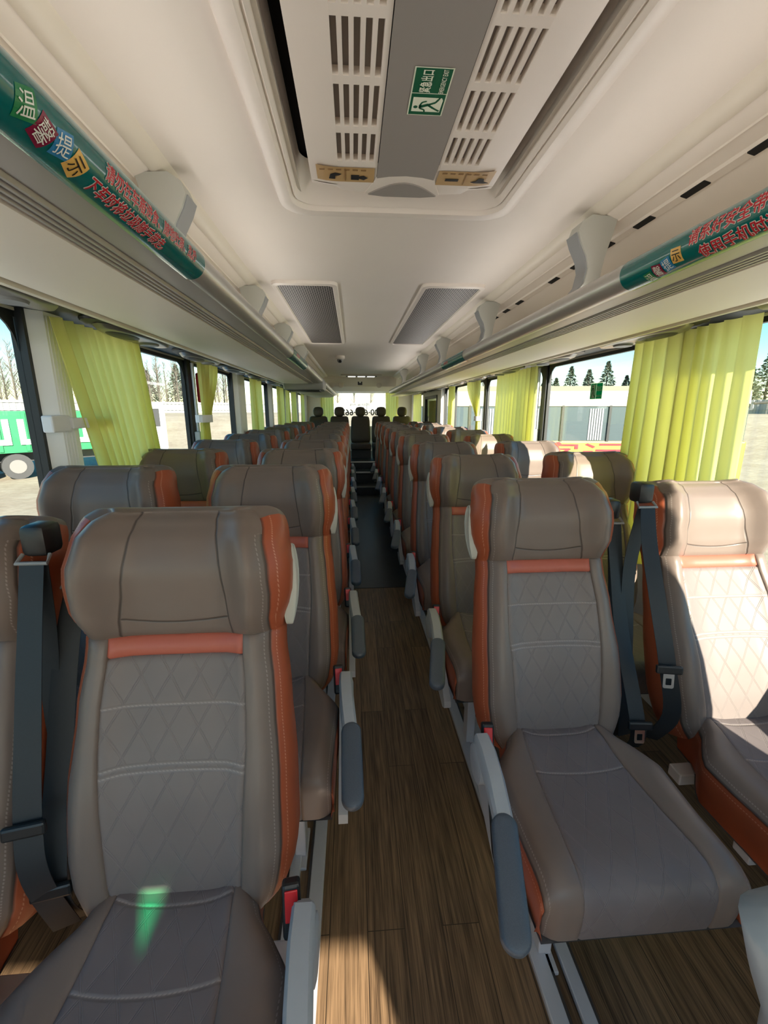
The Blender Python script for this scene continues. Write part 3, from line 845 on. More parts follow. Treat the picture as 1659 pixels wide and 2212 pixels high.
def backrest_parts():
    rows = []
    for l in LR:
        w = w_of(l); xp = min(xp_of(l), w * .72)
        xs = [-w + (w - xp) * t for t in ZL] + [-xp + 2 * xp * t for t in ZC[1:]] + [xp + (w - xp) * (1 - t) for t in reversed(ZL[:-1])]
        rows.append(xs)
    i0, i1 = len(ZL) - 1, len(ZL) - 1 + len(ZC) - 1
    nb = LR.index(.505); nh = LR.index(.545)
    def P(i, j):
        l = LR[i]; x = rows[i][j]
        n = n_of(x, l)
        if j in (i0, i1) and l < .545: n -= .005
        if (i == nh) or (i == nb and i0 <= j <= i1): n -= .006
        return (x, -n, l)
    out = {'backrest': MB(), 'center_panel': MB(), 'accent_band': MB(), 'headrest': MB()}
    maps = {k: {} for k in out}
    def vid(k, i, j):
        if (i, j) not in maps[k]:
            x = rows[i][j]; l = LR[i]
            maps[k][(i, j)] = out[k].vert(P(i, j), (x, l), max(0, w_of(l) - abs(x)) if l < .76 else .05)
        return maps[k][(i, j)]
    nc = len(rows[0])
    for i in range(len(LR) - 1):
        for j in range(nc - 1):
            if i >= nh: k = 'headrest'
            elif i0 <= j < i1: k = 'accent_band' if i >= nb else 'center_panel'
            else: k = 'backrest'
            out[k].face(vid(k, i, j), vid(k, i, j + 1), vid(k, i + 1, j + 1), vid(k, i + 1, j))
    # outline: up the left side, over the top, down the right side
    ol = [(i, 0) for i in range(len(LR))] + [(len(LR) - 1, j) for j in range(1, nc - 1)] + [(i, nc - 1) for i in reversed(range(len(LR)))]
    def ring(k):
        pts = []
        for (i, j) in ol:
            x, y, l = P(i, j)
            top = smooth01((LR[i] - .735) / .05)
            sx_ = (1 if x > 0 else -1) * (1 if j in (0, nc - 1) else abs(x) / .17 * .6)
            depth = [0, .010, .030, .060, .095][k]; out_ = [0, .011, .021, .026, .012][k]
            back = .085 + .015 * smooth01((.5 - l) / .4)
            yy = lerp(y, back, [0, .12, .36, .72, 1][k])
            pts.append((x + sx_ * out_ * (1 + .60 * smooth01((LR[i] - .54) / .12)), yy, l + [0, .007, .010, .006, -.012][k] * top))
        return pts
    R = [ring(k) for k in range(5)]
    gl, gr = MB(), MB()
    hd = out['headrest']
    gm = {}
    def gv_(mb, key, k, q):
        kk = (key, k, q)
        if kk not in gm: gm[kk] = mb.vert(R[k][q], (R[k][q][1], R[k][q][2]), [0, .012, .03, .06, .10][k])
        return gm[kk]
    for q in range(len(ol) - 1):
        a, c = ol[q], ol[q + 1]
        lm = (LR[a[0]] + LR[c[0]]) / 2
        side = a[1] == c[1] and a[1] in (0, nc - 1) and lm < .785
        mb, key = (hd, 'h') if not side else ((gl, 'l') if a[1] == 0 else (gr, 'r'))
        for k in range(4):
            mb.face(gv_(mb, key, k, q), gv_(mb, key, k, q + 1), gv_(mb, key, k + 1, q + 1), gv_(mb, key, k + 1, q))
    for q in range(len(ol)):      # no stitching on the crown
        for k in range(5):
            i = gm.get(('h', k, q))
            if i is not None: hd.e[i] = .05
    bs = MB()
    n = len(LR)
    L = [R[4][i] for i in range(n)]; Rt = [R[4][len(ol) - 1 - i] for i in range(n)]
    grid = []
    for i in range(n):
        grid.append([bs.vert((lerp(L[i][0], Rt[i][0], t), L[i][1] + .025 * (1 - (2 * t - 1) ** 2) * smooth01((LT - LR[i]) / .1), L[i][2])) for t in [k / 8 for k in range(9)]])
    for i in range(n - 1):
        for k in range(8): bs.face(grid[i][k], grid[i][k + 1], grid[i + 1][k + 1], grid[i + 1][k])
    return [('backrest', out['backrest'].mesh('backrest', M['bolster'], True)), ('center_panel', out['center_panel'].mesh('center_panel', M['quilt'], True)),
            ('accent_band', out['accent_band'].mesh('accent_band', M['band'], True)), ('headrest', hd.mesh('headrest', M['head'], True)),
            ('side_gusset', gl.mesh('side_gusset', M['orange'], True)), ('side_gusset', gr.mesh('side_gusset', M['orange'], True)),
            ('back_shell', bs.mesh('back_shell', M['shell'], True))]
# cushion: profile (y, z) from the back junction over the front roll
CP = [(.05, .028), (.02, .036), (-.02, .040), (-.06, .038), (-.09, .035), (-.12, .032), (-.15, .030), (-.19, .028), (-.24, .027), (-.29, .028), (-.34, .030), (-.38, .031), (-.41, .028), (-.432, .018), (-.446, .002), (-.452, -.02), (-.452, -.05), (-.449, -.08), (-.444, -.105)]
def cw(y):
    return interp([(-.46, .226), (-.30, .230), (-.20, .236), (-.145, .238), (-.105, .215), (-.07, .178), (-.03, .157), (.06, .150)], y)
def cushion_parts():
    side, ctr = MB(), MB(); gus = {-1: MB(), 1: MB()}; und = MB()
    arc = 0; prev = None; rows = []
    for (y, z) in CP:
        if prev: arc += math.hypot(y - prev[0], z - prev[1])
        prev = (y, z)
        w = cw(y); xc_ = min(lerp(.112, .145, min(1, max(0, -y) / .40)), w * .75)
        xs = [-w + (w - xc_) * t for t in ZL] + [-xc_ + 2 * xc_ * t for t in ZC[1:]] + [xc_ + (w - xc_) * (1 - t) for t in reversed(ZL[:-1])]
        rows.append((y, z, arc, w, xs))
    i0, i1 = len(ZL) - 1, len(ZL) - 1 + len(ZC) - 1
    def P(i, j):
        y, z, a, w, xs = rows[i]; x = xs[j]; s = abs(x) / w
        flat = smooth01((z + .05) / .06)
        dz = (.014 * smooth01((s - .4) / .4) - .030 * max(0, (s - .80) / .2) ** 2) * flat
        dy = (1 - flat) * .022 * max(0, (s - .8) / .2) ** 2
        if j in (i0, i1): dz -= .004 * flat; dy += .003 * (1 - flat)
        return (x, y + dy, z + dz)
    mp = {}
    def vid(mb, key, i, j):
        if (key, i, j) not in mp:
            y, z, a, w, xs = rows[i]
            mp[(key, i, j)] = mb.vert(P(i, j), (xs[j], a), w - abs(xs[j]))
        return mp[(key, i, j)]
    nc = len(rows[0][4])
    for i in range(len(rows) - 1):
        for j in range(nc - 1):
            mb, key = (ctr, 'c') if i0 <= j < i1 else (side, 's')
            mb.face(vid(mb, key, i, j), vid(mb, key, i, j + 1), vid(mb, key, i + 1, j + 1), vid(mb, key, i + 1, j))
    zb = -.108
    for sg, j in ((-1, 0), (1, nc - 1)):
        g = gus[sg]; ids = []
        for i in range(len(rows)):
            x, y, z = P(i, j)
            col = []
            for t, e in ((0, 0), (.12, .004), (.5, .006), (1, -.004)):
                yy = lerp(y, max(y, -.44), t)
                col.append(g.vert((x + sg * e, yy, lerp(z, zb, t)), (y, z), [0, .012, .05, .1][[0, .12, .5, 1].index(t)]))
            ids.append(col)
        for i in range(len(rows) - 1):
            for k in range(3): g.face(ids[i][k], ids[i][k + 1], ids[i + 1][k + 1], ids[i + 1][k])
    ids = []
    for i in range(len(rows)):
        w = rows[i][3]; y = rows[i][0]
        ids.append([und.vert((x, max(y, -.444), zb)) for x in (-w, 0, w)])
    for i in range(len(rows) - 1):
        for k in range(2): und.face(ids[i][k], ids[i][k + 1], ids[i + 1][k + 1], ids[i + 1][k])
    return [('seat_cushion', side.mesh('seat_cushion', M['cside'], True)), ('quilted_seat_panel', ctr.mesh('quilted_seat_panel', M['cquilt'], True)),
            ('cushion_gusset', gus[-1].mesh('cushion_gusset', M['orange'], True)), ('cushion_gusset', gus[1].mesh('cushion_gusset', M['orange'], True)),
            ('seat_pan', und.mesh('seat_pan', M['shell'], False))]
BACK = backrest_parts(); CUSH = cushion_parts()
JZ = .47
# hardware, built for an aisle on +x (a = 1) and mirrored for a = -1
def ribbon(mb, path, w=.047, th=.0016, twist=None):
    """flat belt: path points with a width direction"""
    path = [(Vector(p), Vector(d).normalized()) for p, d in path]
    rings = []
    for i, (p, d) in enumerate(path):
        t = (path[min(i + 1, len(path) - 1)][0] - path[max(i - 1, 0)][0]).normalized()
        n = t.cross(d).normalized()
        rings.append([p - d * w / 2 - n * th / 2, p + d * w / 2 - n * th / 2, p + d * w / 2 + n * th / 2, p - d * w / 2 + n * th / 2])
    mb.loft(rings)
def subdiv(path, n=6):
    out = []
    m = len(path)
    for i in range(m - 1):
        g = [path[max(0, i - 1)], path[i], path[i + 1], path[min(m - 1, i + 2)]]
        for k in range(n):
            t = k / n
            pt = []
            for q in (0, 1):
                c = [Vector(e[q]) for e in g]
                pt.append(.5 * (2 * c[1] + (c[2] - c[0]) * t + (2 * c[0] - 5 * c[1] + 4 * c[2] - c[3]) * t * t + (3 * c[1] - c[0] - 3 * c[2] + c[3]) * t ** 3))
            out.append((pt[0], pt[1]))
    out.append((Vector(path[-1][0]), Vector(path[-1][1])))
    return out
HW = {}
for a in (-1, 1):
    # arm lever: pivot near the junction, beam running forward to the pad
    A_, B_ = Vector((a * .281, -.345, .082)), Vector((a * (.284 if a > 0 else .316), -.512, .034))
    b = MB()
    rings = []
    for x, y, z, hw, hh in ((.262, -.085, .092, .016, .010), (.262, -.10, .098, .021, .020), (.263, -.16, .098, .022, .024), (.268, -.24, .092, .022, .022), (.277, -.33, .078, .021, .018), (.280, -.36, .070, .017, .012)):
        rings.append([(a * x + hw * cx, y, z + hh * cz) for cx, cz in ((-1, -.8), (-1, .55), (-.7, 1), (.7, 1), (1, .55), (1, -.8), (.8, -1), (-.8, -1))])
    b.loft(rings)
    bmv = b.mesh('arm_lever', M['lgrey'], .6)
    b = MB()
    rings = []
    n = 28
    d_ = B_ - A_; L_ = d_.length; fwd = d_.normalized(); sidev = Vector((1, 0, 0)); sidev = (sidev - fwd * sidev.dot(fwd)).normalized(); upv = sidev.cross(fwd)
    if upv.z < 0: upv = -upv
    def cap(hw, z_off, ext=0.):
        pts = []
        for k in range(n):
            t = 2 * PI * k / n
            c = B_ if math.cos(t) > 0 else A_
            pts.append(tuple(c + fwd * (hw + ext) * math.cos(t) + sidev * hw * math.sin(t) + upv * z_off))
        return pts
    for hw, z in ((.022, -.016), (.028, -.010), (.029, .002), (.0275, .009), (.023, .0125), (.012, .014)):
        rings.append(cap(hw, z))
    b.loft(rings)
    pad = b.mesh('arm_pad', M['slate'], 1.0)
    # side cover panel
    b = MB(); sx0, sx1 = a * .242, a * .268
    prof = [(-.06, .07), (-.085, .098), (-.14, .100), (-.19, .06), (-.27, -.01), (-.38, -.075), (-.43, -.11), (-.435, -.135), (-.40, -.155), (-.30, -.14), (-.12, -.05), (-.07, .0)]
    b.prism(prof, 'x', sx0, sx1)
    b.tube([(a * .268, -.125, .045), (a * .284, -.125, .045), (a * .287, -.125, .045)], [.052, .050, .040], 24)
    cover = b.mesh('side_cover', M['lgrey'], .5)
    b = MB(); b.prism([(-.195, .045), (-.225, .025), (-.27, -.05), (-.235, -.045)], 'x', a * .266, a * .272); b.prism([(-.23, .02), (-.252, .005), (-.30, -.085), (-.272, -.075)], 'x', a * .266, a * .278)
    lever = b.mesh('recline_lever', M['black'], .5)
    # buckle
    b = MB(); b.box(-.017, .017, -.013, .013, -.05, .045, bev=.006); buck = b.mesh('buckle', M['black'])
    b = MB(); b.box(-.012, .012, -.016, -.012, -.018, .036, bev=.003); btn = b.mesh('release_button', M['red'])
    # grab handle on the aisle-side shoulder: a long tapered ring round a recess
    b = MB()
    o2 = []
    for k in range(28):
        t = 2 * PI * k / 28
        z = .088 * math.copysign(abs(math.cos(t)) ** .75, math.cos(t))
        wz = .026 + .008 * (z / .088)
        o2.append((wz * math.copysign(abs(math.sin(t)) ** .7, math.sin(t)), z))
    def hp(sc, xo): return [(a * (xo * (.35 + .65 * (1 - (z / .092) ** 2))), y * sc + .010 * (z / .088), z * (.90 + .10 * sc)) for y, z in o2]
    b.loft([hp(1, -.014), hp(1.02, .012), hp(.90, .018), hp(.70, .016), hp(.62, .002)], caps=False)
    hand = b.mesh('grab_handle', M['handle'], .7)
    b = MB(); b.poly(hp(.64, .004)); hcav = b.mesh('handle_recess', M['mgrey'])
    # legs
    b = MB(); lx = a * .105
    b.box(lx - .022, lx + .022, -.30, -.16, .0, .012, bev=.003); b.box(lx - .018, lx + .018, -.26, -.20, .010, .37, bev=.004); b.box(lx - .024, lx + .024, -.38, .02, .335, .372, bev=.006)
    leg = b.mesh('leg_frame', M['steel'])
    b = MB(); b.box(-.22, .22, -.30, -.25, .325, .362, bev=.004); b.box(-.22, .22, -.06, -.01, .325, .362, bev=.004); beam = b.mesh('cross_beam', M['steel'])
    HW[a] = dict(lever=bmv, pad=pad, cover=cover, rec=lever, buck=buck, btn=btn, hand=hand, hcav=hcav, leg=leg, beam=beam)
# three-point belts hang only between the four nearest seats (coordinates relative to the seat origin)
b = MB(); b.box(-.026, .026, -.030, .030, -.036, .030, bev=.013); guide_me = b.mesh('belt_guide', M['black'], .7)
b = MB(); b.tube([(-.026, -.022, -.030), (-.03, -.040, -.044), (.03, -.040, -.044), (.026, -.022, -.030)], .004, 8); loop_me = b.mesh('guide_loop', M['mgrey'], .7)
b = MB(); b.box(-.036, .036, -.007, .007, -.013, .013, bev=.005); tong_grip = b.mesh('belt_tongue', M['black'])
b = MB()
out_ = rrect(-.015, .015, -.056, -.010, .005, 3); inn = rrect(-.008, .008, -.046, -.026, .002, 3)
b.loft([[(x, -.0012, z) for x, z in out_], [(x, .0012, z) for x, z in out_], [(x, .0012, z) for x, z in inn], [(x, -.0012, z) for x, z in inn], [(x, -.0012, z) for x, z in out_]], caps=False)
tong_plate = b.mesh('tongue_plate', M['chrome'])
def belt(r, guide, paths, tongue):
    o = r.location
    b = MB()
    rel = lambda p: (p[0] - o.x, p[1] - o.y, p[2])
    for path in paths: ribbon(b, subdiv([(rel(p), d) for p, d in path]))
    sb = b.build('seat_belt', M['belt'], r, .6)
    if guide:
        gd = link('belt_guide', guide_me, sb, rel(guide)); link('guide_loop', loop_me, sb, rel(guide))
    if tongue:
        p, rz = tongue
        link('belt_tongue', tong_grip, sb, rel(p), (-.15, 0, rz)); link('tongue_plate', tong_plate, sb, rel(p), (-.15, 0, rz)) if rz < 0 else None

def seat(x, y, lean, a, win, label, detail=True):
    r = thing('coach_seat', label, 'seat', (x, y, 0), 'brown leather coach seats')
    rot = (-lean, 0, 0)
    for nm, me in BACK:
        link(nm, me, r, (0, 0, JZ), rot)
    for nm, me in CUSH: link(nm, me, r, (0, 0, JZ))
    h = HW[a]
    link('cross_beam', h['beam'], r)
    if not win:
        link('leg_frame', h['leg'], r)
        al = link('armrest', h['lever'], r, (0, 0, JZ)); link('arm_pad', h['pad'], al)
        sc = link('side_cover', h['cover'], r, (0, 0, JZ)); link('recline_lever', h['rec'], sc)
        bk = link('buckle', h['buck'], r, (a * .236, -.075, JZ + .075), (-.35, 0, a * .12)); link('release_button', h['btn'], bk)
        # grab handle: placed in the leaned backrest frame
        m = Matrix.Rotation(-lean, 4, 'X')
        p = m @ Vector((a * .219, .056, .637))
        gh = link('grab_handle', h['hand'], r, (p.x, p.y, p.z + JZ), (-lean, 0, 0)); link('handle_recess', h['hcav'], gh)
    return r

R_ = math.radians
LROW = [.70, 1.40, 2.07, 2.80, 3.53, 4.27, 5.00, 5.74, 6.47, 7.20]
RROW = [1.086, 1.85, 2.61, 3.44, 4.17, 4.94, 5.72, 6.49, 7.27]
LAX = [-.535, -.47, -.445] + [-.45] * 7
LLEAN = [14, 12, 12, 13, 13, 13, 13, 13, 13, 13]
RLEAN = [17, 17, 15, 14, 14, 14, 13, 13, 13]
lw = ['first', 'second', 'third', 'fourth', 'fifth', 'sixth', 'seventh', 'eighth', 'ninth', 'tenth']
front = {}
for i, y in enumerate(LROW):
    front[('L', i)] = seat(LAX[i], y, R_(LLEAN[i]), 1, False, 'brown leather coach seat left of the aisle, %s aisle seat from the camera' % lw[i])
    front[('LW', i)] = seat(-1.03 if i else -1.04, y if i else .68, R_(LLEAN[i] - 1 if i else 20), 1, True, 'brown leather coach seat beside the left windows, %s from the camera' % lw[i])
for i, y in enumerate(RROW):
    front[('R', i)] = seat(.43, y, R_(RLEAN[i]), -1, False, 'brown leather coach seat right of the aisle, %s aisle seat from the camera' % lw[i])
    front[('RW', i)] = seat(.99 if i else 1.03, y, R_([22, 14, 14, 14, 13, 13, 13, 13, 13][i]), -1, True, 'brown leather coach seat beside the right windows, %s from the camera' % lw[i] + (', in strong sunlight' if i in (0, 2) else ''))
X = (1, 0, 0)
belt(front[('RW', 0)], (.752, 1.30, 1.195), [
    [((.752, 1.262, 1.155), X), ((.730, 1.20, 1.05), (1, -.15, 0)), ((.722, 1.12, .90), (1, -.2, 0)), ((.735, 1.06, .725), (1, -.25, 0)), ((.775, 1.06, .55), (1, -.5, 0)), ((.765, 1.12, .42), (1, -.6, 0))],
    [((.748, 1.268, 1.153), X), ((.712, 1.25, .95), (1, .1, 0)), ((.705, 1.20, .70), (1, .2, 0)), ((.710, 1.16, .40), (1, .2, 0))]], ((.735, 1.050, .715), -.2))
belt(front[('R', 0)], (.672, 1.335, 1.135), [
    [((.672, 1.300, 1.095), X), ((.672, 1.255, .95), (1, .1, 0)), ((.677, 1.19, .75), (1, .0, 0)), ((.688, 1.075, .50), (1, -.1, 0)), ((.700, 1.11, .40), (1, -.2, 0))],
    [((.676, 1.305, 1.093), X), ((.692, 1.28, .85), (1, .2, 0)), ((.690, 1.24, .60), (1, .3, 0)), ((.695, 1.18, .38), (1, .3, 0))]], ((.686, 1.066, .515), -.1))
belt(front[('LW', 0)], (-.815, .90, 1.195), [
    [((-.815, .862, 1.155), X), ((-.812, .82, 1.03), X), ((-.803, .76, .87), (1, .1, 0)), ((-.795, .70, .685), (1, .25, 0)), ((-.785, .68, .58), (1, .3, 0)), ((-.765, .70, .43), (1, .4, 0))],
    [((-.812, .868, 1.153), X), ((-.822, .86, .95), (1, .2, 0)), ((-.825, .80, .70), (1, .2, 0)), ((-.820, .76, .42), (1, .2, 0))]], ((-.795, .690, .685), .2))
belt(front[('L', 0)], (-.775, .955, 1.12), [
    [((-.775, .920, 1.08), X), ((-.790, .875, .95), (1, .3, 0)), ((-.790, .80, .75), (1, .4, 0)), ((-.775, .70, .53), (1, .3, 0)), ((-.760, .72, .42), (1, .3, 0))]], ((-.772, .690, .535), .2))

# rear bench of five seats with small round headrests
hr = MB()
hrr = []
for l, w, d in ((.0, .05, .03), (.02, .085, .045), (.06, .105, .055), (.12, .108, .055), (.165, .095, .05), (.19, .07, .038), (.198, .03, .02)):
    hrr.append([(w * math.copysign(abs(math.cos(t)) ** .7, math.cos(t)), d * math.copysign(abs(math.sin(t)) ** .8, math.sin(t)), l) for t in [2 * PI * k / 20 for k in range(20)]])
hr.loft(hrr); hr_me = hr.mesh('headrest', M['cside'], True)
po = MB()
for x in (-.04, .04): po.tube([(x, 0, -.08), (x, 0, .03)], .007, 8)
po_me = po.mesh('headrest_posts', M['mgrey'])
bk = MB()
rg = []
for l, w, f, d in ((-.02, .19, -.05, .08), (.06, .208, -.07, .09), (.25, .205, -.065, .09), (.45, .198, -.05, .08), (.53, .185, -.03, .07), (.555, .15, .0, .05)):
    rg.append([(x, y, l) for x, y in rrect(-w, w, f, d, .045, 4)])
bk.loft(rg); bk_me = bk.mesh('backrest', M['cside'], True)
cu = MB()
cu.box(-.21, .21, -.46, .02, -.10, .03, bev=.03); cu_me = cu.mesh('seat_cushion', M['cside'], True)
for i in range(5):
    x = -.90 + .445 * i
    r = thing('rear_seat', 'dark leather rear bench seat with round headrest, %s' % ['at the far left window', 'second from the left', 'in the middle facing the aisle', 'second from the right', 'at the far right window'][i], 'seat', (x, 9.35, .47), 'rear bench seats')
    link('backrest', bk_me, r, (0, 0, .30), (-.17, 0, 0)); h = link('headrest', hr_me, r, (0, .10, .84), (-.1, 0, .0 if i < 4 else -.5)); link('headrest_posts', po_me, h)
    link('seat_cushion', cu_me, r, (0, 0, .27))
    q = MB(); q.box(-.2, .2, -.42, .05, .0, .17); q.build('base', M['vinyl'], r)

# ---------------------------------------------------------------- curtains
def curtain(label, sx, y0, y1, z0, z1, folds, amp, top=None, tie=None, x=1.215, seed=0, slant=0., group='yellow-green window curtains', axis='y', xe=None):
    rnd = random.Random(seed)
    NU, NV = folds * 12, 26
    ph = [rnd.uniform(0, 6.28) for _ in range(6)]
    r = thing('curtain', label, 'curtain', ((sx * x, (y0 + y1) / 2, z0) if axis == 'y' else ((y0 + y1) / 2, x, z0)), group)
    b = MB(); ids = []
    for j in range(NV + 1):
        v = j / NV; z = lerp(z1, z0, v)
        row = []
        for i in range(NU + 1):
            u = i / NU
            uu = u + .018 * math.sin(7 * u + ph[0]) + .012 * math.sin(13 * u + ph[1])
            yy = lerp(y0, y1, uu)
            c = (y0 + y1) / 2
            am = amp * (.55 + .45 * v) * (.75 + .25 * math.sin(5 * u + ph[2]))
            if tie is not None:
                zt, wid, yt = tie
                d = abs(z - zt) / (z1 - zt if z > zt else (zt - z0) * 1.4)
                k = lerp(wid, 1, smooth01(min(1, d)) ** .8)
                yy = lerp(yt, lerp(y0, y1, uu), k) if z > zt else lerp(yt, lerp(yt - .16, yt + .16, uu), min(1, k + .1))
            yy += slant * v * (1 - .5 * u)
            xx = am * math.sin(2 * PI * folds * u + ph[3] + .5 * math.sin(3 * v + ph[4] + 4 * u)) + .3 * am * math.sin(4 * PI * folds * u + ph[5])
            yy += .35 * am * math.cos(2 * PI * folds * u + ph[3])
            if axis == 'y': row.append(b.vert((-sx * xx, yy - c, z - z0)))
            else: row.append(b.vert((yy - c, xx, z - z0)))
        ids.append(row)
    for j in range(NV):
        for i in range(NU): b.face(ids[j][i], ids[j][i + 1], ids[j + 1][i + 1], ids[j + 1][i])
    b.build('drape', M['curtain'], r, True)
    return r
c = curtain('yellow-green curtain beside the nearest left pillar', -1, 1.66, 2.27, .80, 1.765, 9, .030, x=1.20, seed=3, slant=.30)
b = MB(); b.box(-.06, -.02, -.345, -.24, .57, .63, bev=.006); b.box(-.045, -.01, -.25, .02, .58, .62, bev=.004)
b.build('tie_back', M['tie'], c)
c = curtain('tied-back curtain behind the second left pillar', -1, 3.12, 3.56, .80, 1.765, 6, .03, tie=(1.39, .30, 3.14), x=1.20, seed=5)
b = MB(); b.loft([[(math.cos(2 * PI * k / 16) * .05, -.20 + math.sin(2 * PI * k / 16) * .10, z) for k in range(16)] for z in (.565, .615)], caps=False); b.build('tie_back', M['tie'], c)
for i, (a, d, sd) in enumerate(((4.63, 5.15, 8), (6.22, 6.75, 9), (7.0, 7.32, 10), (7.62, 8.2, 11), (8.98, 9.5, 12))):
    curtain('yellow-green curtain on the left windows, %s from the camera' % lw[i + 2], -1, a, d, .80, 1.765, 6, .03, x=1.20, seed=sd)
curtain('wide yellow-green curtain beside the nearest right window seat', 1, 1.45, 2.09, .74, 1.765, 9, .036, x=1.19, seed=21, slant=-.02)
curtain('yellow-green curtain behind the black right pillar', 1, 3.22, 4.16, .80, 1.765, 11, .035, x=1.20, seed=22)
c = curtain('tied-back thin curtain before the third right pillar', 1, 4.70, 5.25, .80, 1.765, 6, .03, tie=(1.36, .15, 4.76), x=1.20, seed=23)
b = MB(); b.loft([[(math.cos(2 * PI * k / 16) * .04, -.215 + math.sin(2 * PI * k / 16) * .06, z) for k in range(16)] for z in (.53, .58)], caps=False); b.build('tie_back', M['tie'], c)
for i, (a, d, sd) in enumerate(((5.95, 6.28, 24), (8.78, 9.9, 25))):
    curtain('yellow-green curtain on the right windows, %s the door' % ('before', 'beyond')[i], 1, a, d, .80, 1.765, 6, .03, x=1.20, seed=sd)
curtain('yellow-green curtain at the left of the rear window', 1, -.92, -.62, 1.0, 1.86, 5, .025, x=10.5, seed=31, axis='x')
curtain('yellow-green curtain at the right of the rear window', 1, .60, .90, 1.0, 1.86, 5, .025, x=10.5, seed=32, axis='x')

# curtain poles by the black pillars, hammer box, door
for sx, y, lab in ((1, 3.375, 'right'), (-1, 3.19, 'left')):
    r = thing('curtain_pole', 'thin silver upright pole by the black %s pillar' % lab, 'pole', (sx * (WX - .035), y, .79))
    b = MB(); b.tube([(0, 0, 0), (0, 0, .97)], .012, 10); b.build('rod', M['alu'], r, .9)
    b = MB(); b.box(-.02, .02, -.03, .03, .41, .51, bev=.006); b.build('clamp', M['lgrey'], r)
r = thing('hammer_box', 'small red emergency hammer holder on the left pillar', 'hammer holder', (-WX + .055, 3.275, 1.60))
b = MB(); b.box(-.02, .02, -.05, .05, -.10, .10, bev=.01); b.build('box', M['redprint'], r)
b = MB(); b.tube([(.022, 0, -.07), (.022, 0, .07)], .012, 8); b.build('hammer', M['black'], r)
for y, sx, lab in ((2.62, 1, 'right'), (2.42, -1, 'left')):
    r = thing('exit_sign', 'small green exit sticker on the near %s window' % lab, 'sign', (sx * (WX + .010), y, 1.56))
    k = .075
    exit_sign(r, (lambda u, v, l: (-l, -(u - .9) * k, (v - .5) * k * 1.3)) if sx > 0 else (lambda u, v, l: (l, (u - .9) * k, (v - .5) * k * 1.3)), film=True)

# door in the right wall
d = MB()
d.box(WX - .075, WX - .06, 6.95, 8.75, .0, .95); d.box(WX - .075, WX - .06, 6.95, 7.28, .95, 1.76); d.box(WX - .075, WX - .06, 8.45, 8.75, .95, 1.76); d.box(WX - .075, WX - .06, 7.28, 8.45, 1.66, 1.76)
do = struct(d.build('door_1', M['rack']), 'beige side door panel with a curtained window near the right rear')
f = MB()
for (a, c, z0, z1) in ((7.26, 7.32, .95, 1.68), (8.42, 8.48, .95, 1.68), (7.26, 8.48, 1.64, 1.69)): f.box(WX - .085, WX - .055, a, c, z0, z1, bev=.006)
f.build('door_seal', M['rubber'], do)
f = MB(); f.box(WX - .058, WX - .052, 7.28, 8.45, .95, 1.66); f.build('door_glass', plain('dim_door_glass', (.16, .17, .15), .15), do)
curtain('small yellow-green curtain over the side door window', 1, 7.4, 8.0, 1.0, 1.6, 5, .012, x=1.22, seed=41)

# grey partition knob at lower right
r = thing('partition_rail', 'grey moulded partition rail at the lower right corner', 'partition', (.50, .40, 0))
b = MB()
b.tube([(.0, .0, .0), (-.005, .0, .40), (-.02, .0, .56), (-.05, .0, .66), (-.066, .0, .73), (-.03, -.005, .785), (.06, -.02, .80), (.25, -.04, .79)], [.05, .048, .046, .056, .068, .064, .058, .055], 18)
b.build('rail', M['lgrey'], r, True)
b = MB(); b.tube([(.24, -.04, .79), (.31, -.04, .76), (.33, -.04, .60), (.33, -.04, .0)], .05, 14); b.build('post', M['mgrey'], r, True)

# mirrored lettering on the rear window
r = thing('window_lettering', 'dark phone number lettering on the rear window, seen reversed', 'lettering', (0, Y1 + .028, 1.3))
q = MB(); place_text(q, '400·660·662', .20, lambda x, y: (-x + .05, 0, y + .02), align='CENTER', offset=.004); q.build('number', M['shell'], r)
q = MB(); place_text(q, '旅游包车 热线', .075, lambda x, y: (-x, 0, y + .24), align='CENTER'); q.build('small_line', M['mgrey'], r)

# ---------------------------------------------------------------- outside
GZ = -1.15
def ground_mat():
    t = NT('sandy_ground')
    n = t.noise(.35, 6, t.obj(), .6); n2 = t.noise(4, 4, t.obj(), .6)
    r = t.n('ShaderNodeValToRGB'); t.put(r.inputs[0], t.math('ADD', t.math('MULTIPLY', n, .6), t.math('MULTIPLY', n2, .4)))
    r.color_ramp.elements[0].position = .35; r.color_ramp.elements[0].color = (.27, .212, .145, 1)
    r.color_ramp.elements[1].position = .62; r.color_ramp.elements[1].color = (.41, .355, .265, 1)
    t.bump(n2, .5, .05)
    return t.set(Base_Color=r.outputs[0], Roughness=.95)
def gh(x, y):
    return GZ + 2.2 * smooth01((math.hypot(x, max(0, y - 8) if y > 8 else y) - 20) / 22)
b = MB()
gx = [-400, -220, -120, -70] + [-50 + 2.5 * k for k in range(41)] + [70, 120, 220, 400]
gy = [-160, -80, -40, -20, -10] + [-4 + 2.5 * k for k in range(34)] + [90, 120, 180, 320, 500]
ids = [[b.vert((x, y, gh(x, y))) for x in gx] for y in gy]
for j in range(len(gy) - 1):
    for i in range(len(gx) - 1): b.face(ids[j][i], ids[j][i + 1], ids[j + 1][i + 1], ids[j + 1][i])
o = b.build('ground', ground_mat(), smooth=True); struct(o, 'sandy open ground outside')
M['reflector'] = plain('pale_reflector', (.80, .78, .74), .85, noise=.05, nscale=.7)  # for pale ground strips added out of view to bounce sunlight indoors
for sx, side in ((-1, 'left'), (1, 'right')):
    b = MB(); b.box(sx * .9, sx * (4.6 if sx < 0 else 5.8), -6, 24, GZ - .1, GZ + .02)
    struct(b.build('bounce_apron_' + side, M['reflector']), 'pale concrete apron added out of view on the %s of the coach' % side)
M['fence'] = plain('white_site_fence', (.30, .305, .31), .6)
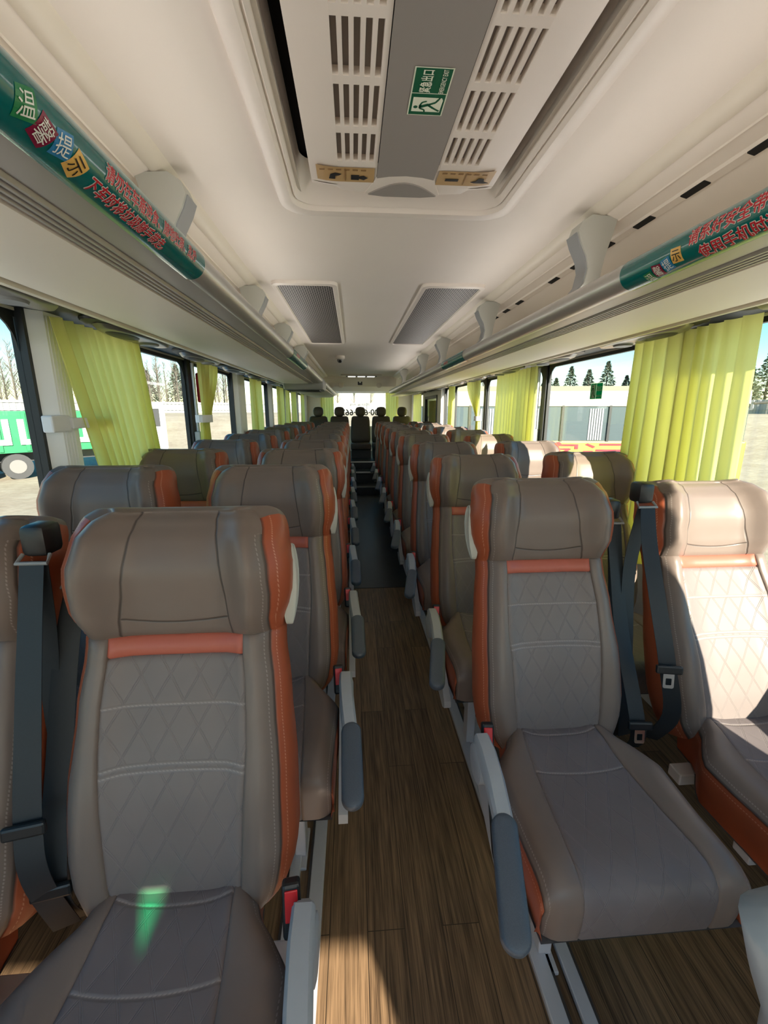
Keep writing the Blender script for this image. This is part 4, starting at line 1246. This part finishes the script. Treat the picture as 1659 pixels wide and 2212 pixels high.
def fence(label, p0, p1, h=1.35):
    p0, p1 = Vector(p0), Vector(p1); L = (p1 - p0).length; ang = math.atan2(p1.y - p0.y, p1.x - p0.x)
    z0 = gh((p0.x + p1.x) / 2, (p0.y + p1.y) / 2)
    r = thing('site_fence', label, 'fence', (p0.x, p0.y, z0), rot=(0, 0, ang))
    b = MB(); n = int(L / .5); prof = []
    for k in range(n): prof += [(k * .5, 0), (k * .5 + .2, 0), (k * .5 + .25, .05), (k * .5 + .45, .05)]
    ids = [[b.vert((x, y, z)) for x, y in prof] for z in (-.1, h)]
    for k in range(len(prof) - 1): b.face(ids[0][k], ids[0][k + 1], ids[1][k + 1], ids[1][k])
    b.build('sheeting', M['fence'], r)
    for z in (.35, h - .25):
        b = MB(); b.box(0, L, -.06, -.01, z, z + .06); b.build('rail', M['mgrey'], r)
    for k in range(int(L / 6)):
        b = MB(); b.box(k * 6 - .05, k * 6 + .05, -.14, -.02, -.3, h + .1); b.build('post', M['mgrey'], r)
FL = [(-46, -10), (-44, 34), (-16, 66), (24, 66), (40, 40), (42, -10)]
for i, nm in enumerate(('white site fence beyond the nearest left windows', 'white site fence slanting beyond the second left window', 'white site fence far behind the rear window', 'white site fence slanting beyond the far right windows', 'white site fence beyond the nearest right windows')):
    fence(nm, FL[i], FL[i + 1])

M['bark'] = plain('bark', (.13, .115, .095), .9)
M['leafp'] = plain('pale_spring_leaves', (.19, .21, .085), .8, noise=.25, nscale=2)
M['leafd'] = plain('dark_pine_needles', (.10, .135, .095), .8, noise=.3, nscale=2)
def bare_tree(h, seed):
    rnd = random.Random(seed); b = MB()
    b.tube([(0, 0, 0), (rnd.uniform(-.1, .1), 0, h * .5), (rnd.uniform(-.2, .2), 0, h)], [.16, .10, .02], 6)
    tr = b.mesh('trunk', M['bark'])
    c = MB()
    for k in range(70):
        z = rnd.uniform(.18, .95) * h; a = rnd.uniform(0, 6.28); L = (1 - z / h) * h * .22 + .5
        d = Vector((math.cos(a), math.sin(a), rnd.uniform(.9, 1.8))).normalized()
        p = Vector((0, 0, z)); c.tube([p, p + d * L * .6, p + d * L + Vector((0, 0, .2))], [.035, .022, .008], 4)
        for q in range(3):
            s0 = p + d * L * rnd.uniform(.3, .9); d2 = (d + Vector((rnd.uniform(-1, 1), rnd.uniform(-1, 1), rnd.uniform(0, .8))) * .7).normalized()
            c.tube([s0, s0 + d2 * L * .4], [.014, .006], 3)
    return tr, c.mesh('twigs', M['bark'])
def crown_tree(h, w, seed, mat, conifer):
    rnd = random.Random(seed); b = MB()
    b.tube([(0, 0, 0), (.1, 0, h * .55), (0, 0, h * .98)], [.18, .12, .02], 6); tr = b.mesh('trunk', M['bark'])
    c = MB()
    for k in range(1500):
        t = rnd.uniform(.12, 1); a = rnd.uniform(0, 6.28)
        if conifer:
            lay = (t * 9) % 1; rad = w * (1 - t) * (1.1 - .45 * lay) * math.sqrt(rnd.random()) + .05
        else: rad = w * math.sqrt(max(0, math.sin(PI * (t - .05)))) * rnd.random() ** .4
        p = Vector((rad * math.cos(a), rad * math.sin(a), t * h)); s = rnd.uniform(.16, .34)
        d = Vector((math.cos(a), math.sin(a), rnd.uniform(-.6, .5))).normalized(); e = d.cross(Vector((rnd.uniform(-1, 1), rnd.uniform(-1, 1), 1))).normalized()
        c.poly([p - e * s * .5, p + d * s, p + e * s * .5, p - d * s * .5])
    return tr, c.mesh('crown', mat)
bare = [bare_tree(h, i) for i, h in enumerate((9.5, 11, 10))]
pale = [crown_tree(7.5, 2.8, 11, M['leafp'], False), crown_tree(6.0, 2.3, 12, M['leafp'], False)]
pine = [crown_tree(8.0, 3.3, 13, M['leafd'], True), crown_tree(6.8, 3.0, 14, M['leafd'], True)]
rnd = random.Random(4)
def plant(nm, parts, x, y, sc, label, grp, second):
    r = thing(nm, label, 'tree', (x, y, gh(x, y) - .05), grp); r.scale = (sc, sc, sc); r.rotation_euler = (0, 0, rnd.uniform(0, 6.28))
    link('trunk', parts[0], r); link(second, parts[1], r)
def along(p0, p1, n, off):
    p0, p1 = Vector(p0), Vector(p1); d = (p1 - p0).normalized(); nn = Vector((-d.y, d.x))
    for k in range(n):
        q = p0.lerp(p1, (k + .5 + rnd.uniform(-.35, .35)) / n) + nn * (off + rnd.uniform(-.4, 2.6))
        yield q.x, q.y
for k, (x, y) in enumerate(along((-45.5, 2), FL[1], 15, 3.2)):
    plant('bare_tree', bare[k % 3], x, y, rnd.uniform(.6, .8), 'bare slender poplar behind the nearest left fence', 'bare poplars behind the nearest left fence', 'twigs')
for k, (x, y) in enumerate(along(FL[1], FL[2], 58, 2.5)):
    plant('bare_tree', bare[k % 3], x, y, rnd.uniform(.6, .8), 'bare slender poplar behind the slanting left fence', 'bare poplars behind the slanting left fence', 'twigs')
for k, (x, y) in enumerate(along(FL[2], FL[3], 16, 2.5)):
    plant('bare_tree', bare[k % 3], x, y, rnd.uniform(.55, .75), 'bare slender tree far behind the rear window', 'bare trees behind the rear window', 'twigs')
for k, (x, y) in enumerate(along((-45.6, 6), (-44.3, 32), 7, 5.2)):
    plant('leafy_tree', pale[k % 2], x, y, rnd.uniform(.85, 1.05), 'pale green leafy tree behind the nearest left fence', 'pale trees behind the left fence', 'crown')
for k, (x, y) in enumerate(((-24, 63), (-27, 61), (-31, 57))):
    plant('pine_tree', pine[k % 2], x, y, .8, 'dark conifer among the bare poplars at left', 'conifers at left', 'crown')
for k, (x, y) in enumerate(along(FL[4], (24.5, 65), 14, -4.0)):
    plant('pine_tree', pine[k % 2], x, y, rnd.uniform(.62, .85), 'dark conifer in the row behind the right fence', 'conifers behind the right fence', 'crown')
for k, (x, y) in enumerate(along(FL[5], FL[4], 14, -4.0)):
    plant('pine_tree' if k % 3 else 'bare_tree', pine[k % 2] if k % 3 else bare[k % 3], x, y, rnd.uniform(.62, .85), ('dark conifer' if k % 3 else 'bare tree') + ' behind the nearest right fence', 'trees behind the nearest right fence', 'crown' if k % 3 else 'twigs')
# tower block far left
r = thing('apartment_tower', 'pale high-rise tower far beyond the left trees', 'building', (-150, 62, GZ))
b = MB(); b.box(-9, 9, -7, 7, 0, 52); b.box(-4, 4, -4, 4, 52, 56); b.build('tower_walls', plain('tower_wall', (.50, .50, .52), .8), r)
b = MB()
for k in range(16):
    for j in range(4): b.box(9, 9.15, -6 + j * 3.2, -4 + j * 3.2, 3 + k * 3, 4.6 + k * 3); b.box(-8 + j * 4.4, -5.6 + j * 4.4, -7.15, -7, 3 + k * 3, 4.6 + k * 3)
wp = b.build('window_rows', plain('tower_window', (.16, .19, .22), .3), r); wp['kind'] = 'stuff'

# green dump truck outside left
r = thing('dump_truck', 'bright green dump truck parked outside the nearest left window', 'truck', (-13.05, 19.0, GZ), rot=(0, 0, .75))
tg = plain('truck_green', (.018, .22, .085), .5)
b = MB(); b.loft([[(x, -1.25, z) for x, z in ((-3.2, 1.0), (2.6, 1.0), (2.9, 2.55), (-3.3, 2.55))], [(x, 1.25, z) for x, z in ((-3.2, 1.0), (2.6, 1.0), (2.9, 2.55), (-3.3, 2.55))]]); b.build('dump_body', tg, r)
b = MB()
for k in range(8):
    b.box(-3.1 + k * .8, -2.98 + k * .8, -1.30, -1.25, 1.05, 2.5)
b.build('body_ribs', tg, r)
b = MB()
for k in range(3):
    x = -1.6 + k * 1.25
    for dx in (-.4, 0, .4): b.box(x + dx - .1, x + dx + .1, -1.32, -1.29, 1.45, 2.25)
    b.box(x - .5, x + .5, -1.32, -1.29, 1.3, 1.5)
b.build('white_marking', M['white'], r)
b = MB(); b.box(2.7, 4.6, -1.2, 1.2, .75, 2.9, bev=.12); b.build('cab', plain('truck_cab', (.70, .72, .70), .4), r)
b = MB(); b.box(3.0, 4.3, -1.22, -1.19, 1.85, 2.65); b.box(4.58, 4.62, -1.0, 1.0, 1.8, 2.65); b.build('cab_window', M['dgrey'], r)
b = MB(); b.box(-3.2, 4.4, -.5, .5, .6, 1.0); b.build('chassis', M['dgrey'], r)
for x in (-2.3, -1.05, 3.3):
    for yy in (-1.1, 1.1):
        b = MB(); b.tube([(x, yy - .16, .48), (x, yy + .16, .48)], .48, 24); wq = b.build('wheel', M['dgrey'], r, .6)
        b = MB(); sgn = -1 if yy < 0 else 1
        b.tube([(x, yy + sgn * .165, .48), (x, yy + sgn * .18, .48)], .26, 18); b.build('hub', M['podd'], wq)

# yellow coach outside right
r = thing('yellow_coach', 'yellow and cream coach parked outside the right windows', 'bus', (6.2, 12.6, GZ + .08), rot=(0, 0, -.12))
yl = plain('coach_yellow', (.28, .20, .045), .4); wt = plain('coach_cream', (.24, .22, .16), .4)
b = MB(); b.box(-4.6, 5.2, 0, 2.5, .35, 1.62, bev=.06); b.build('lower_body', yl, r)
b = MB(); b.prism([(0, 2.62), (.05, 3.05), (.2, 3.2), (2.3, 3.2), (2.45, 3.05), (2.5, 2.62)][::1], 'x', -4.6, 5.1)
b.v = [(x, y, z) for x, y, z in b.v]; b.build('roof', wt, r)
b = MB(); b.box(-4.6, 5.1, .04, 2.46, 1.6, 2.64); b.build('window_band', plain('coach_glass', (.06, .085, .095), .25), r)
for k in range(7):
    x = -4.3 + k * 1.36
    b = MB(); b.box(x, x + .07, -.005, .04, 1.6, 2.64); b.build('window_pillar', M['rubber'], r)
for k in range(6):
    x = -4.2 + k * 1.6
    b = MB()
    for j in range(6): b.box(x + j * .07, x + j * .07 + .045, .02, .04, 1.64, 2.55)
    b.build('white_curtain', M['fence'], r)
b = MB(); place_text(b, '旅游客运', .75, lambda x, y: (-3.6 + x * 1.8, -.012, .95 + y)); b.build('lettering', M['redprint'], r)
b = MB(); b.tube([(5.1, -.1, 2.7), (5.7, -.35, 2.75), (5.75, -.35, 2.3)], .04, 8); b.box(5.6, 5.85, -.5, -.25, 1.55, 2.25, bev=.07); b.build('wing_mirror', M['dgrey'], r)
for x in (-3.0, 3.4):
    for yy in (.15, 2.35):
        b = MB(); b.tube([(x, yy - .14, .5), (x, yy + .14, .5)], .5, 24); b.build('wheel', M['dgrey'], r, .6)
# orange street sign and a low verge
r = thing('orange_sign', 'small round orange sign by the left fence', 'sign', (-21.5, 45, gh(-21.5, 45) - .05))
b = MB(); b.tube([(0, 0, -.1), (0, 0, 2.4)], .05, 8); b.build('post', M['mgrey'], r)
b = MB(); b.loft([[(.35 * math.cos(2 * PI * k / 18), y, 2.6 + .5 * math.sin(2 * PI * k / 18)) for k in range(18)] for y in (-.03, .03)]); b.build('disc', plain('sign_orange', (.75, .16, .03), .5), r)
